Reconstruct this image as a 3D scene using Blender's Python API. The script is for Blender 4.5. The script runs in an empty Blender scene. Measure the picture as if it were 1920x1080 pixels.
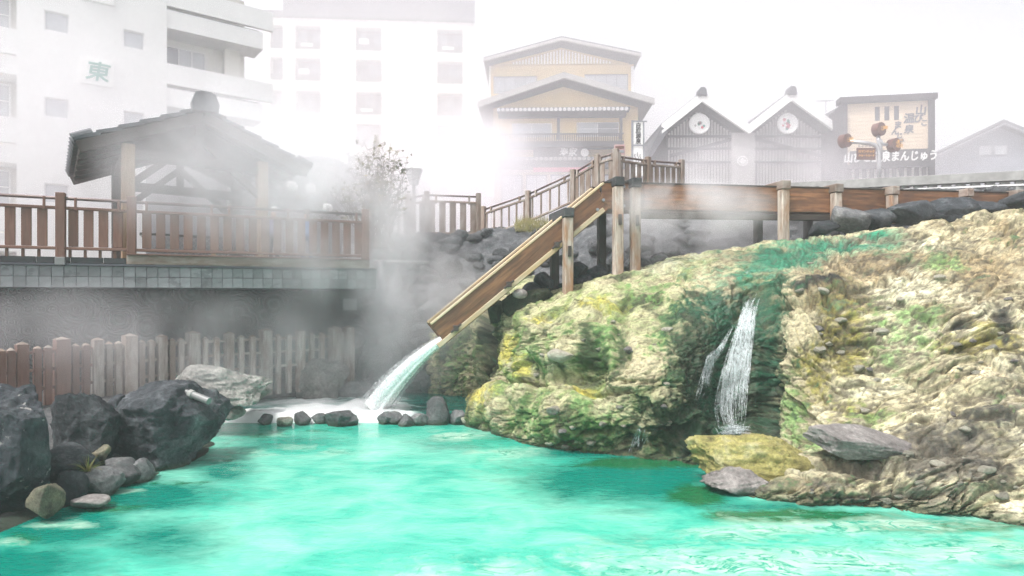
import bpy, bmesh, math, random
import numpy as np
from mathutils import Vector, Matrix
R = math.radians
random.seed(4)
sc = bpy.context.scene
COL = sc.collection

# ------------------------------------------------------------------ camera
EYE = 2.7            # metres above the lower pool
FPX = 1200.0         # focal length in photograph pixels (1920 wide)
HOR = 555.0          # horizon row in the photograph
cam_d = bpy.data.cameras.new('camera')
cam_d.sensor_width = 36.0
cam_d.lens = 36.0 * FPX / 1920
cam_d.shift_y = (HOR - 540) / 1920
cam_d.clip_end = 1000
cam = bpy.data.objects.new('camera', cam_d)
COL.objects.link(cam)
cam.location = (0, 0, EYE)
cam.rotation_euler = (R(90), 0, 0)
sc.camera = cam

# ------------------------------------------------------------------ sky, sun, exposure
SUN_EL, SUN_AZ = R(58), R(228)          # azimuth from +Y clockwise: behind the camera, a little left
w = bpy.data.worlds.new('World'); sc.world = w; w.use_nodes = True
nt = w.node_tree; nt.nodes.clear()
sky = nt.nodes.new('ShaderNodeTexSky'); sky.sky_type = 'NISHITA'
sky.sun_disc = False; sky.sun_elevation = SUN_EL; sky.sun_rotation = SUN_AZ
sky.dust_density = 4.0; sky.air_density = 1.0; sky.ozone_density = 1.0
hs = nt.nodes.new('ShaderNodeHueSaturation'); hs.inputs['Saturation'].default_value = 0.13
bg = nt.nodes.new('ShaderNodeBackground'); bg.inputs['Strength'].default_value = 0.10
wo = nt.nodes.new('ShaderNodeOutputWorld')
nt.links.new(sky.outputs[0], hs.inputs['Color']); nt.links.new(hs.outputs[0], bg.inputs['Color'])
nt.links.new(bg.outputs[0], wo.inputs['Surface'])
sun_d = bpy.data.lights.new('sun', 'SUN'); sun_d.energy = 1.5; sun_d.angle = R(10); sun_d.color = (1, 0.97, 0.93)
sun = bpy.data.objects.new('sun', sun_d); COL.objects.link(sun)
sd = Vector((math.sin(SUN_AZ) * math.cos(SUN_EL), math.cos(SUN_AZ) * math.cos(SUN_EL), math.sin(SUN_EL)))
sun.rotation_euler = sd.to_track_quat('Z', 'Y').to_euler(); sun.location = sd * 60
vs = sc.view_settings
vs.view_transform = 'Standard'; vs.look = 'None'; vs.gamma = 1.0; vs.use_curve_mapping = False
vs.exposure = 1.38
cy = sc.cycles
cy.use_denoising = True; cy.denoising_prefilter = 'FAST'
cy.max_bounces = 10; cy.diffuse_bounces = 3; cy.glossy_bounces = 3; cy.transmission_bounces = 4
cy.transparent_max_bounces = 16; cy.volume_bounces = 5
cy.volume_step_rate = 3.0; cy.volume_max_steps = 128
cy.caustics_reflective = False; cy.caustics_refractive = False

# ------------------------------------------------------------------ helpers
def P(px, py, D):
    return Vector(((px - 960) / FPX * D, D, EYE + (HOR - py) / FPX * D))

def XZ(px, z, D):
    return Vector(((px - 960) / FPX * D, D, z))

_M = {}            # world matrices, so that children keep their place
def W(o): return _M.get(o.name, Matrix())

def put(o, M, parent=None):
    COL.objects.link(o)
    o.matrix_basis = M
    _M[o.name] = M
    if parent is not None:
        o.parent = parent
        o.matrix_parent_inverse = W(parent).inverted()
    return o

def tag(o, label, cat=None, group=None, kind=None):
    if label: o['label'] = label
    if cat: o['category'] = cat
    if group: o['group'] = group
    if kind: o['kind'] = kind
    return o

def thing(name, loc, label, cat, group=None):
    o = bpy.data.objects.new(name, None)
    o.empty_display_size = .2
    put(o, Matrix.Translation(loc))
    return tag(o, label, cat, group)

def mesh_obj(name, verts, faces, mat, parent=None, M=None, smooth=False):
    me = bpy.data.meshes.new(name)
    me.from_pydata([tuple(v) for v in verts], [], [tuple(f) for f in faces])
    if smooth: me.shade_smooth()
    if mat: me.materials.append(mat)
    return put(bpy.data.objects.new(name, me), M or Matrix(), parent)

class MB:
    """collects simple shapes into one mesh"""
    def __init__(s): s.v = []; s.f = []
    def add(s, vs, fs):
        n = len(s.v); s.v += [tuple(v) for v in vs]; s.f += [tuple(i + n for i in f) for f in fs]
    def box(s, a, b):
        (x0, y0, z0), (x1, y1, z1) = a, b
        s.add([(x0,y0,z0),(x1,y0,z0),(x1,y1,z0),(x0,y1,z0),(x0,y0,z1),(x1,y0,z1),(x1,y1,z1),(x0,y1,z1)],
              [(0,3,2,1),(4,5,6,7),(0,1,5,4),(1,2,6,5),(2,3,7,6),(3,0,4,7)])
    def prism(s, poly, y0, y1):
        """poly of (x, z), extruded in y"""
        n = len(poly)
        s.add([(x, y0, z) for x, z in poly] + [(x, y1, z) for x, z in poly],
              [tuple(range(n)), tuple(range(2*n-1, n-1, -1))] + [(i, i+n, (i+1) % n + n, (i+1) % n) for i in range(n)])
    def tube(s, pts, rad, n=8):
        pts = [Vector(p) for p in pts]
        rads = rad if hasattr(rad, '__len__') else [rad] * len(pts)
        rings = []
        for i, p in enumerate(pts):
            t = (pts[min(i+1, len(pts)-1)] - pts[max(i-1, 0)]).normalized()
            a = t.orthogonal().normalized() if i == 0 else (a - t * a.dot(t)).normalized()
            b = t.cross(a)
            rings.append([p + (a * math.cos(2*math.pi*k/n) + b * math.sin(2*math.pi*k/n)) * rads[i] for k in range(n)])
        vs = [v for r in rings for v in r]
        fs = [(i*n+k, i*n+(k+1) % n, (i+1)*n+(k+1) % n, (i+1)*n+k) for i in range(len(pts)-1) for k in range(n)]
        fs += [tuple(range(n-1, -1, -1)), tuple(range((len(pts)-1)*n, len(pts)*n))]
        s.add(vs, fs)
    def build(s, name, mat, parent=None, M=None, smooth=False):
        return mesh_obj(name, s.v, s.f, mat, parent, M, smooth)

_bc = {}
def box_mesh(l, w_, t, mat, bev):
    key = (round(l, 3), round(w_, 3), round(t, 3), mat.name, bev)
    if key in _bc: return _bc[key]
    bm = bmesh.new(); bmesh.ops.create_cube(bm, size=1)
    bmesh.ops.scale(bm, vec=(l, w_, t), verts=bm.verts)
    if bev:
        bmesh.ops.bevel(bm, geom=bm.edges[:], offset=min(bev, .3*min(l, w_, t)), segments=1, affect='EDGES')
    me = bpy.data.meshes.new('board'); bm.to_mesh(me); bm.free(); me.materials.append(mat)
    _bc[key] = me
    return me

def board(name, a, b, w_, t, mat, parent=None, up=(0, 0, 1), bev=.008):
    """beam from a to b; local X runs along it, w_ lies along `up` as far as it can, t across"""
    a, b = Vector(a), Vector(b)
    x = (b - a); l = x.length; x.normalize()
    y = Vector(up); y = y - x * y.dot(x)
    if y.length < 1e-4: y = Vector((0, 1, 0)) - x * x.y
    y.normalize(); z = x.cross(y)
    M = Matrix.Translation((a + b) / 2) @ Matrix((x, y, z)).transposed().to_4x4()
    return put(bpy.data.objects.new(name, box_mesh(l, w_, t, mat, bev)), M, parent)

def frame(o, x, up=(0, 0, 1)):
    """matrix with local X along x, local Z up, local Y away; o is the origin"""
    x = Vector(x).normalized(); z = Vector(up); y = z.cross(x).normalized()
    return Matrix.Translation(o) @ Matrix((x, y, z)).transposed().to_4x4()

# ---- numpy noise
def _h(ix, iy, iz, k):
    n = (ix.astype(np.int64) * 374761393 + iy.astype(np.int64) * 668265263 + iz.astype(np.int64) * 2147483647 + k * 1274126177) & 0xffffffff
    n = ((n ^ (n >> 13)) * 1274126177) & 0xffffffff
    n = ((n ^ (n >> 16)) * 2246822519) & 0xffffffff
    return ((n ^ (n >> 15)) & 0xffff) / 65535.0

def vnoise(p, k=0):
    i = np.floor(p); f = p - i; u = f * f * f * (f * (f * 6 - 15) + 10)
    ix, iy, iz = i[:, 0], i[:, 1], i[:, 2]
    r = 0
    for dx in (0, 1):
        wx = u[:, 0] if dx else 1 - u[:, 0]
        for dy in (0, 1):
            wy = u[:, 1] if dy else 1 - u[:, 1]
            for dz in (0, 1):
                wz = u[:, 2] if dz else 1 - u[:, 2]
                r = r + wx * wy * wz * _h(ix + dx, iy + dy, iz + dz, k)
    return r * 2 - 1

def fbm(p, o=4, k=0, g=.5, ridge=False):
    a, s, r = 1.0, 0.0, 0
    for i in range(o):
        n = vnoise(p * (2.03 ** i) + i * 17.3, k + i)
        if ridge: n = 1 - 2 * np.abs(n)
        r = r + a * n; s += a; a *= g
    return r / s

def worley(p, k=0):
    i0 = np.floor(p); best = np.full(len(p), 9.0); sec = np.full(len(p), 9.0)
    vec = np.zeros_like(p); cid = np.zeros((len(p), 3))
    for dx in (-1, 0, 1):
        for dy in (-1, 0, 1):
            for dz in (-1, 0, 1):
                c = i0 + np.array([dx, dy, dz]); a, b, d = c[:, 0], c[:, 1], c[:, 2]
                s = np.stack([_h(a, b, d, k + 1), _h(a, b, d, k + 2), _h(a, b, d, k + 3)], -1) + c
                r = p - s; dd = (r * r).sum(1)
                nb = dd < best
                sec = np.where(nb, best, np.minimum(sec, dd)); best = np.where(nb, dd, best)
                vec[nb] = r[nb]; cid[nb] = c[nb]
    a, b, d = cid[:, 0], cid[:, 1], cid[:, 2]
    g = np.stack([_h(a, b, d, k + j) for j in (11, 12, 13, 14)], -1)
    return np.sqrt(best), np.sqrt(sec), vec, g

def sstep(a, b, x):
    t = np.clip((x - a) / (b - a), 0, 1); return t * t * (3 - 2 * t)

def catmull(C, n):
    """C (k, ...) control rows -> n rows"""
    k = C.shape[0]
    t = np.linspace(0, k - 1 - 1e-6, n); i = t.astype(int); f = (t - i).reshape((-1,) + (1,) * (C.ndim - 1))
    g = lambda j: C[np.clip(j, 0, k - 1)]
    p0, p1, p2, p3 = g(i - 1), g(i), g(i + 1), g(i + 2)
    return .5 * (2*p1 + (p2 - p0)*f + (2*p0 - 5*p1 + 4*p2 - p3)*f**2 + (3*p1 - p0 - 3*p2 + p3)*f**3)

def grid_mesh(name, V, mat, parent=None, cols=None, smooth=True):
    """V (m, n, 3)"""
    m, n = V.shape[:2]
    me = bpy.data.meshes.new(name)
    idx = np.arange(m * n).reshape(m, n)
    q = np.stack([idx[:-1, :-1], idx[:-1, 1:], idx[1:, 1:], idx[1:, :-1]], -1).reshape(-1, 4)
    me.vertices.add(m * n); me.vertices.foreach_set('co', V.reshape(-1).astype(np.float32))
    me.loops.add(q.size); me.loops.foreach_set('vertex_index', q.reshape(-1).astype(np.int32))
    me.polygons.add(len(q)); me.polygons.foreach_set('loop_start', (np.arange(len(q)) * 4).astype(np.int32))
    me.update(calc_edges=True)
    if cols is not None:
        for nm, c in cols.items():
            at = me.color_attributes.new(nm, 'FLOAT_COLOR', 'POINT')
            c4 = np.ones((m * n, 4), np.float32); c4[:, :3] = c.reshape(-1, 3)
            at.data.foreach_set('color', c4.reshape(-1))
    if smooth: me.shade_smooth()
    me.materials.append(mat)
    return put(bpy.data.objects.new(name, me), Matrix(), parent)

def grid_normals(V):
    du = np.gradient(V, axis=1); dv = np.gradient(V, axis=0)
    n = np.cross(du, dv); n /= np.linalg.norm(n, axis=2, keepdims=True) + 1e-9
    return n

# ------------------------------------------------------------------ materials
def newmat(name):
    m = bpy.data.materials.new(name); m.use_nodes = True
    t = m.node_tree
    return m, t, t.nodes['Principled BSDF']

class NT:
    def __init__(s, t): s.t = t
    def n(s, k, **kw):
        nd = s.t.nodes.new(k)
        for a, b in kw.items():
            if a.startswith('i_'): nd.inputs[a[2:].replace('_', ' ')].default_value = b
            else: setattr(nd, a, b)
        return nd
    def l(s, a, b): s.t.links.new(a, b)
    def coord(s, kind='Object', scale=(1, 1, 1), rot=(0, 0, 0)):
        c = s.n('ShaderNodeTexCoord'); mp = s.n('ShaderNodeMapping')
        mp.inputs['Scale'].default_value = scale; mp.inputs['Rotation'].default_value = rot
        s.l(c.outputs[kind], mp.inputs['Vector']); return mp.outputs[0]
    def pos(s, scale=(1, 1, 1)):
        c = s.n('ShaderNodeNewGeometry'); mp = s.n('ShaderNodeMapping')
        mp.inputs['Scale'].default_value = scale
        s.l(c.outputs['Position'], mp.inputs['Vector']); return mp.outputs[0]
    def noise(s, vec, scale, detail=4, rough=.55, dist=0):
        nd = s.n('ShaderNodeTexNoise'); nd.inputs['Scale'].default_value = scale
        nd.inputs['Detail'].default_value = detail; nd.inputs['Roughness'].default_value = rough
        nd.inputs['Distortion'].default_value = dist
        if vec is not None: s.l(vec, nd.inputs['Vector'])
        return nd.outputs[0]
    def ramp(s, fac, stops, interp='LINEAR'):
        r = s.n('ShaderNodeValToRGB'); r.color_ramp.interpolation = interp
        e = r.color_ramp.elements
        while len(e) < len(stops): e.new(.5)
        for el, (p, c) in zip(e, stops):
            el.position = p; el.color = (*c, 1) if len(c) == 3 else c
        s.l(fac, r.inputs[0]); return r.outputs[0]
    def mix(s, fac, a, b, mode='MIX'):
        m = s.n('ShaderNodeMix', data_type='RGBA', blend_type=mode)
        for sock, v in ((m.inputs['Factor'], fac), (m.inputs['A'], a), (m.inputs['B'], b)):
            if isinstance(v, (int, float)): sock.default_value = v
            elif isinstance(v, tuple): sock.default_value = (*v, 1)
            else: s.l(v, sock)
        return m.outputs['Result']
    def math(s, op, a, b=0.0, clamp=False):
        m = s.n('ShaderNodeMath', operation=op, use_clamp=clamp)
        for sock, v in ((m.inputs[0], a), (m.inputs[1], b)):
            if isinstance(v, (int, float)): sock.default_value = v
            else: s.l(v, sock)
        return m.outputs[0]
    def bump(s, h, dist, strength=1.0, normal=None):
        b = s.n('ShaderNodeBump'); b.inputs['Distance'].default_value = dist; b.inputs['Strength'].default_value = strength
        s.l(h, b.inputs['Height'])
        if normal: s.l(normal, b.inputs['Normal'])
        return b.outputs[0]
    def rnd(s): return s.n('ShaderNodeObjectInfo').outputs['Random']

def plain(name, col, rough=.6, metal=0, noise=.12, scale=3, bump=0):
    m, t, b = newmat(name); N = NT(t)
    v = N.coord('Object')
    f = N.noise(v, scale, 5)
    lo = tuple(c * (1 - noise) for c in col); hi = tuple(min(1, c * (1 + noise)) for c in col)
    N.l(N.ramp(f, [(.3, lo), (.7, hi)]), b.inputs['Base Color'])
    b.inputs['Roughness'].default_value = rough; b.inputs['Metallic'].default_value = metal
    if bump: N.l(N.bump(N.noise(v, scale * 8, 3), bump), b.inputs['Normal'])
    return m

def wood(name, c1, c2, c3=None, streak=22, rough=.72, bump=.004, var=.25, fade=None):
    """grain runs along local X of each board"""
    m, t, b = newmat(name); N = NT(t)
    c = N.n('ShaderNodeTexCoord'); add = N.n('ShaderNodeVectorMath', operation='ADD')
    N.l(c.outputs['Object'], add.inputs[0])
    r = N.rnd(); cx = N.n('ShaderNodeCombineXYZ')
    for i in range(3): N.l(N.math('MULTIPLY', r, 31.7 + i * 11), cx.inputs[i])
    N.l(cx.outputs[0], add.inputs[1])
    mp = N.n('ShaderNodeMapping'); mp.inputs['Scale'].default_value = (.09, 1, 1); N.l(add.outputs[0], mp.inputs[0])
    g = N.noise(mp.outputs[0], streak, 6, .65, .6)
    col = N.ramp(g, [(.28, c1), (.72, c2)])
    if c3:
        mp2 = N.n('ShaderNodeMapping'); mp2.inputs['Scale'].default_value = (.35, 1, 1); N.l(add.outputs[0], mp2.inputs[0])
        col = N.mix(N.ramp(N.noise(mp2.outputs[0], 4.5, 5, .6), [(.46, (0, 0, 0)), (.66, (1, 1, 1))]), col, c3)
    v = N.math('ADD', N.math('MULTIPLY', r, 2 * var), 1 - var)
    vv = N.n('ShaderNodeHueSaturation'); N.l(v, vv.inputs['Value']); N.l(col, vv.inputs['Color'])
    N.l(vv.outputs[0], b.inputs['Base Color'])
    b.inputs['Roughness'].default_value = rough
    N.l(N.bump(g, bump), b.inputs['Normal'])
    return m

def rock_mat(name, c1, c2, c3, scale=2.2, lich=None, bump=.05, rough=.85, lam=.55):
    m, t, b = newmat(name); N = NT(t)
    c = N.n('ShaderNodeTexCoord'); r = N.rnd(); cx = N.n('ShaderNodeCombineXYZ')
    for i in range(3): N.l(N.math('MULTIPLY', r, 50 + 13 * i), cx.inputs[i])
    add = N.n('ShaderNodeVectorMath', operation='ADD'); N.l(c.outputs['Object'], add.inputs[0]); N.l(cx.outputs[0], add.inputs[1])
    v = add.outputs[0]
    a = N.noise(v, scale, 9, .68, .4)
    col = N.ramp(a, [(.3, c1), (.52, c2), (.74, c3)])
    f2 = N.noise(v, scale * 8, 8, .75)
    col = N.mix(lam, col, N.ramp(f2, [(.3, (.2, .2, .2)), (.5, (.9, .9, .9)), (.72, (2.0, 2.0, 2.0))]), 'MULTIPLY')
    if lich:
        lf = N.ramp(N.noise(v, scale * 2.6, 6, .6), [(.62, (0, 0, 0)), (.66, (1, 1, 1))])
        col = N.mix(lf, col, lich)
    gz = N.n('ShaderNodeSeparateXYZ'); N.l(N.n('ShaderNodeNewGeometry').outputs['Position'], gz.inputs[0])
    tz = N.math('ADD', gz.outputs[2], N.math('MULTIPLY', N.math('SUBTRACT', a, .5), .25))
    col = N.mix(N.ramp(tz, [(.03, (.85, .85, .85)), (.12, (0, 0, 0))]), col, (.03, .05, .025))
    vv = N.n('ShaderNodeHueSaturation'); N.l(N.math('ADD', N.math('MULTIPLY', r, .5), .75), vv.inputs['Value']); N.l(col, vv.inputs['Color'])
    N.l(vv.outputs[0], b.inputs['Base Color'])
    b.inputs['Roughness'].default_value = rough
    h = N.math('ADD', a, N.math('MULTIPLY', f2, .6))
    N.l(N.bump(h, bump * 1.5), b.inputs['Normal'])
    return m

M = {}
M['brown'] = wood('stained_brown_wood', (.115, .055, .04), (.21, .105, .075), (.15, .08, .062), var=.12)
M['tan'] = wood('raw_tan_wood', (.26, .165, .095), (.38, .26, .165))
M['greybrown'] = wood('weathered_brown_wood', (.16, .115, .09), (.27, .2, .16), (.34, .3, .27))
M['flume'] = wood('wet_orange_wood', (.05, .024, .013), (.33, .155, .075), (.12, .06, .038), streak=12, rough=.45, bump=.012)
M['flume_pale'] = wood('pale_scaled_wood', (.4, .3, .19), (.62, .54, .4), (.5, .36, .2), streak=14)
M['post'] = wood('bleached_post_wood', (.16, .11, .08), (.58, .52, .46), (.30, .17, .10), streak=12, bump=.012)
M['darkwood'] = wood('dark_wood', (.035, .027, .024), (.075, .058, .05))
M['capwood'] = wood('tarred_cap_wood', (.03, .032, .034), (.07, .07, .072))
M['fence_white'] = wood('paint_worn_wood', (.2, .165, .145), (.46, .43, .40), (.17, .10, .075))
M['rock_dark'] = rock_mat('dark_lava_rock', (.014, .017, .021), (.045, .05, .058), (.16, .168, .178), lich=None, bump=.05)
M['rock_lichen'] = rock_mat('dark_lichen_rock', (.012, .015, .02), (.04, .046, .056), (.12, .13, .14), lich=(.30, .29, .28))
M['rock_grey'] = rock_mat('grey_rock', (.06, .062, .066), (.14, .14, .145), (.27, .265, .26))
M['rock_pale'] = rock_mat('pale_sinter_rock', (.13, .125, .115), (.27, .26, .24), (.42, .41, .38))
M['rock_yellow'] = rock_mat('sulphur_rock', (.10, .09, .04), (.36, .32, .11), (.52, .49, .30), scale=2.2)
M['rock_lav'] = rock_mat('lavender_grey_rock', (.13, .115, .11), (.27, .245, .235), (.42, .39, .37), scale=1.8)
M['rock_ochre'] = rock_mat('ochre_lichen_rock', (.1, .09, .07), (.26, .24, .17), (.42, .36, .22), scale=6)
M['rock_mossy'] = rock_mat('mossy_dark_rock', (.02, .028, .018), (.05, .06, .035), (.12, .13, .08))
M['rock_cream'] = rock_mat('cream_stone', (.3, .27, .2), (.5, .47, .38), (.62, .6, .52), scale=3)
M['stone_bank'] = rock_mat('bank_stone', (.04, .042, .046), (.10, .104, .112), (.2, .2, .205), scale=3)
M['white_wall'] = plain('white_render', (.78, .78, .77), .8, noise=.04, scale=.6)
M['cream_wall'] = plain('cream_render', (.76, .75, .70), .8, noise=.04, scale=.5)
M['yellow_wall'] = plain('yellow_render', (.68, .50, .24), .8, noise=.06, scale=.7)
M['glass'] = plain('window_glass', (.16, .18, .21), .12, noise=.3, scale=.8)
M['curtain'] = plain('curtained_pane', (.48, .5, .53), .25, noise=.12, scale=1.5)
M['grey_metal'] = plain('grey_metal', (.3, .31, .33), .4, .6)
M['dark_grey'] = plain('dark_grey_sheet', (.07, .072, .085), .6, noise=.25, scale=.8)
M['roof_tile'] = plain('roof_tile_grey', (.085, .088, .10), .55, noise=.3, scale=5, bump=.004)
M['white_paint'] = plain('white_paint', (.8, .8, .79), .5, noise=.04)
M['slat_dark'] = plain('dark_slat_boards', (.03, .028, .034), .7, noise=.25, scale=5)
M['slat_pale'] = plain('pale_slats', (.36, .35, .34), .7)
M['concrete'] = plain('rail_concrete', (.33, .33, .32), .85, noise=.2, scale=4, bump=.003)
M['black'] = plain('black_paint', (.018, .018, .02), .5)
M['green_sign'] = plain('green_sign_paint', (.02, .25, .19), .5)
M['redpink'] = plain('red_cloth', (.6, .05, .1), .8)
M['gold'] = plain('gold_lettering', (.65, .35, .09), .45)
M['sign_brown'] = plain('sign_brown', (.14, .06, .045), .5)
M['paper'] = plain('white_paper', (.82, .82, .8), .8, noise=.03)
M['pvc'] = plain('grey_pvc', (.19, .19, .19), .35, noise=.08)
M['steel'] = plain('handrail_steel', (.13, .09, .085), .4, .3)
# ================================================================== THE SETTING
# ---- ground: one sheet, hollow where the spring lies, rising to the street behind
def ground_z(x, y):
    lip = 17.0 + .05 * x                      # where the bank starts to rise
    street = 3.0 + .22 * np.clip(x + 3, 0, 14)
    up = sstep(lip, lip + 3.2, y)
    left = sstep(-12.5, -15.5, x); right = sstep(13, 17, x); back = sstep(-3, -7, y)
    k = np.maximum.reduce([up, left, right, back])
    return -1.3 + k * (np.where(y > 5, street, 1.0) + 1.3)
ax = np.sinh(np.linspace(-4.2, 4.2, 170)) / np.sinh(4.2) * 170
gx, gy = np.meshgrid(ax, ax + 14)
gv = np.stack([gx, gy, ground_z(gx, gy)], -1)
m, t, b = newmat('street_paving'); N = NT(t); v = N.pos()
c = N.ramp(N.noise(v, .5, 6), [(.3, (.16, .155, .15)), (.7, (.26, .25, .24))])
N.l(N.mix(.5, c, N.ramp(N.noise(v, 30, 3), [(.3, (.6, .6, .6)), (.7, (1.2, 1.2, 1.2))]), 'MULTIPLY'), b.inputs['Base Color'])
b.inputs['Roughness'].default_value = .85
tag(grid_mesh('ground', gv, m), 'grey paved ground round the spring', kind='structure')

# ---- water
def blobs(px, py, lst):
    r = 0
    for (cx, cy, rx, ry, a) in lst:
        r = np.maximum(r, a * np.exp(-(((px - cx) / rx) ** 2 + ((py - cy) / ry) ** 2)))
    return r

def proj(V):
    return 960 + FPX * V[..., 0] / V[..., 1], HOR - FPX * (V[..., 2] - EYE) / V[..., 1]

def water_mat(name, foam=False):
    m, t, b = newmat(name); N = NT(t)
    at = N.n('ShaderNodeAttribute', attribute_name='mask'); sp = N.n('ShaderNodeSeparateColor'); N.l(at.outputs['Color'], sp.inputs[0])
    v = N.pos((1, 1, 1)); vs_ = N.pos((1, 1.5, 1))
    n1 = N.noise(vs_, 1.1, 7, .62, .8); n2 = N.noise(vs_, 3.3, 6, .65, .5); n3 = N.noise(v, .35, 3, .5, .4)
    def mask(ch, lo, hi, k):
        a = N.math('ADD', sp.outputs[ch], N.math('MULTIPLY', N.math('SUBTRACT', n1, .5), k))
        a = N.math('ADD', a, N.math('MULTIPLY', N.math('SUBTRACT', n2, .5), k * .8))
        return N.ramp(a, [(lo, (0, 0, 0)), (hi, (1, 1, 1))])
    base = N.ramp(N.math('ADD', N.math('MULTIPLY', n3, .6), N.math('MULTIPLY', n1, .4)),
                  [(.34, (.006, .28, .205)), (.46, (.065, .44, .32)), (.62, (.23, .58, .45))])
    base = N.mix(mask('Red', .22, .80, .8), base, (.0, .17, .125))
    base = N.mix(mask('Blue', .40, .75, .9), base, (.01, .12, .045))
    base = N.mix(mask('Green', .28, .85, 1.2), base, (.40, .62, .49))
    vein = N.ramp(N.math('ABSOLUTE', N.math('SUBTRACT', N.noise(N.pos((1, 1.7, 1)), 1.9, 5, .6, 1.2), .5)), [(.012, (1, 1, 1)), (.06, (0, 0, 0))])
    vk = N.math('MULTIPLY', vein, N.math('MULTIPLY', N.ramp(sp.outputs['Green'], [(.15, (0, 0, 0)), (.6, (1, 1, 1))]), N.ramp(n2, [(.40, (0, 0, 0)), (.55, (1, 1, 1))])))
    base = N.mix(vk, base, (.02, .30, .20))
    N.l(base, b.inputs['Base Color'])
    b.inputs['Roughness'].default_value = .12; b.inputs['IOR'].default_value = 1.33
    rip = N.noise(N.pos((1.0, 2.2, 1)), 5.5, 4, .55, .6)
    N.l(N.bump(rip, .022, .55), b.inputs['Normal'])
    return m
wx, wy = np.meshgrid(np.linspace(-14.5, 11, 420), np.concatenate([np.linspace(-6, 5, 30), np.linspace(5.05, 14.6, 330)]))
wv = np.stack([wx, wy, np.zeros_like(wx)], -1)
fl = wv.reshape(-1, 3)
wv[..., 2] = (.007 * fbm(fl * np.array([1.6, 3.2, 1]) + 3, 3, 5)).reshape(wx.shape)
px, py = proj(wv); behind = wy < 5
ns = fbm(fl * .9, 3, 40).reshape(wx.shape)
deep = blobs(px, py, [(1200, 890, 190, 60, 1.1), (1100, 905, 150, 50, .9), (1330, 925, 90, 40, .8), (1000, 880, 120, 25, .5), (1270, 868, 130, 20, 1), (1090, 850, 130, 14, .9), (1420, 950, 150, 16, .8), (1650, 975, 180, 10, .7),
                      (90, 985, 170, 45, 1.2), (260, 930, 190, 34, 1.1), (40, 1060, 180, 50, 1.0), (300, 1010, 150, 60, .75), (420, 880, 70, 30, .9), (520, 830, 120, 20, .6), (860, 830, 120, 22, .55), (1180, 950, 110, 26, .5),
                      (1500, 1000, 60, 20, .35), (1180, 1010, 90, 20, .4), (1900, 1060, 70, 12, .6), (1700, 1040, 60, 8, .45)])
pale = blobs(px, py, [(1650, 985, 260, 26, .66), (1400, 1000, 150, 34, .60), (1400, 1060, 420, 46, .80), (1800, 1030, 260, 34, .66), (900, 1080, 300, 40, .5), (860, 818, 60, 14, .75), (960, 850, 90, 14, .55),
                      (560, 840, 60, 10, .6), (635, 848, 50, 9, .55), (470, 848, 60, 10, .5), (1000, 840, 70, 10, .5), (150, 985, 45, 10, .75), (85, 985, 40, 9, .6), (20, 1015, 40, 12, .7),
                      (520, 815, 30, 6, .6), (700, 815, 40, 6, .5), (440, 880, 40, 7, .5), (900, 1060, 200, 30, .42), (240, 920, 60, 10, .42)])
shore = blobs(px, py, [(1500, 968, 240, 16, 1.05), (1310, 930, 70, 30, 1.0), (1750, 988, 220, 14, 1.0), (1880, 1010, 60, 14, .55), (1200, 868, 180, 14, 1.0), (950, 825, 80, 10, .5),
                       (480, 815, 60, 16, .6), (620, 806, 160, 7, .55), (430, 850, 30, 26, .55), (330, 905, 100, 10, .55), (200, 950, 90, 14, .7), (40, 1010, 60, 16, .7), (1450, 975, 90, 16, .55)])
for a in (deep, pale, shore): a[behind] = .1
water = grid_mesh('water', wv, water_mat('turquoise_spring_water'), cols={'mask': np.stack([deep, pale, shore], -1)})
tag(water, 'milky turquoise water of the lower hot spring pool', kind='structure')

# upper pool behind the stone dam, with foam where the jet lands
ux, uy = np.meshgrid(np.linspace(-7.2, -.2, 240), np.linspace(13.62, 18.2, 170))
uv = np.stack([ux, uy, np.full_like(ux, .17)], -1)
px, py = proj(uv); fl = uv.reshape(-1, 3)
foam = blobs(px, py, [(700, 768, 80, 22, 1.2), (600, 774, 130, 18, 1.2), (480, 782, 100, 15, 1.1), (560, 755, 160, 12, .7)])
nn = fbm(fl * np.array([2.2, 3.4, 1]), 5, 9).reshape(ux.shape)
fm = sstep(.18, .85, foam + .35 * nn)
uv[..., 2] += fm * (.03 + .05 * (fbm(fl * 4, 4, 3).reshape(ux.shape) + .4)) + .004 * nn
uv[0, :, 2] = -.12; uv[0, :, 1] -= .03
m, t, b = newmat('foaming_pool_water'); N = NT(t)
at = N.n('ShaderNodeAttribute', attribute_name='mask'); sp = N.n('ShaderNodeSeparateColor'); N.l(at.outputs['Color'], sp.inputs[0])
n1 = N.noise(N.pos((1, 2, 1)), 2.2, 6, .6, .5)
base = N.ramp(n1, [(.35, (.01, .10, .085)), (.65, (.03, .26, .21))])
N.l(N.mix(sp.outputs[0], base, (.86, .88, .88)), b.inputs['Base Color'])
N.l(N.math('ADD', N.math('MULTIPLY', sp.outputs[0], .6), .12), b.inputs['Roughness'])
b.inputs['IOR'].default_value = 1.33
N.l(N.bump(N.noise(N.pos((1, 2, 1)), 7, 4), .02, .6), b.inputs['Normal'])
up_w = grid_mesh('upper_water', uv, m, cols={'mask': np.stack([fm] * 3, -1)})
tag(up_w, 'dark turquoise upper pool with white foam below the wooden flume', kind='structure')

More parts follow.
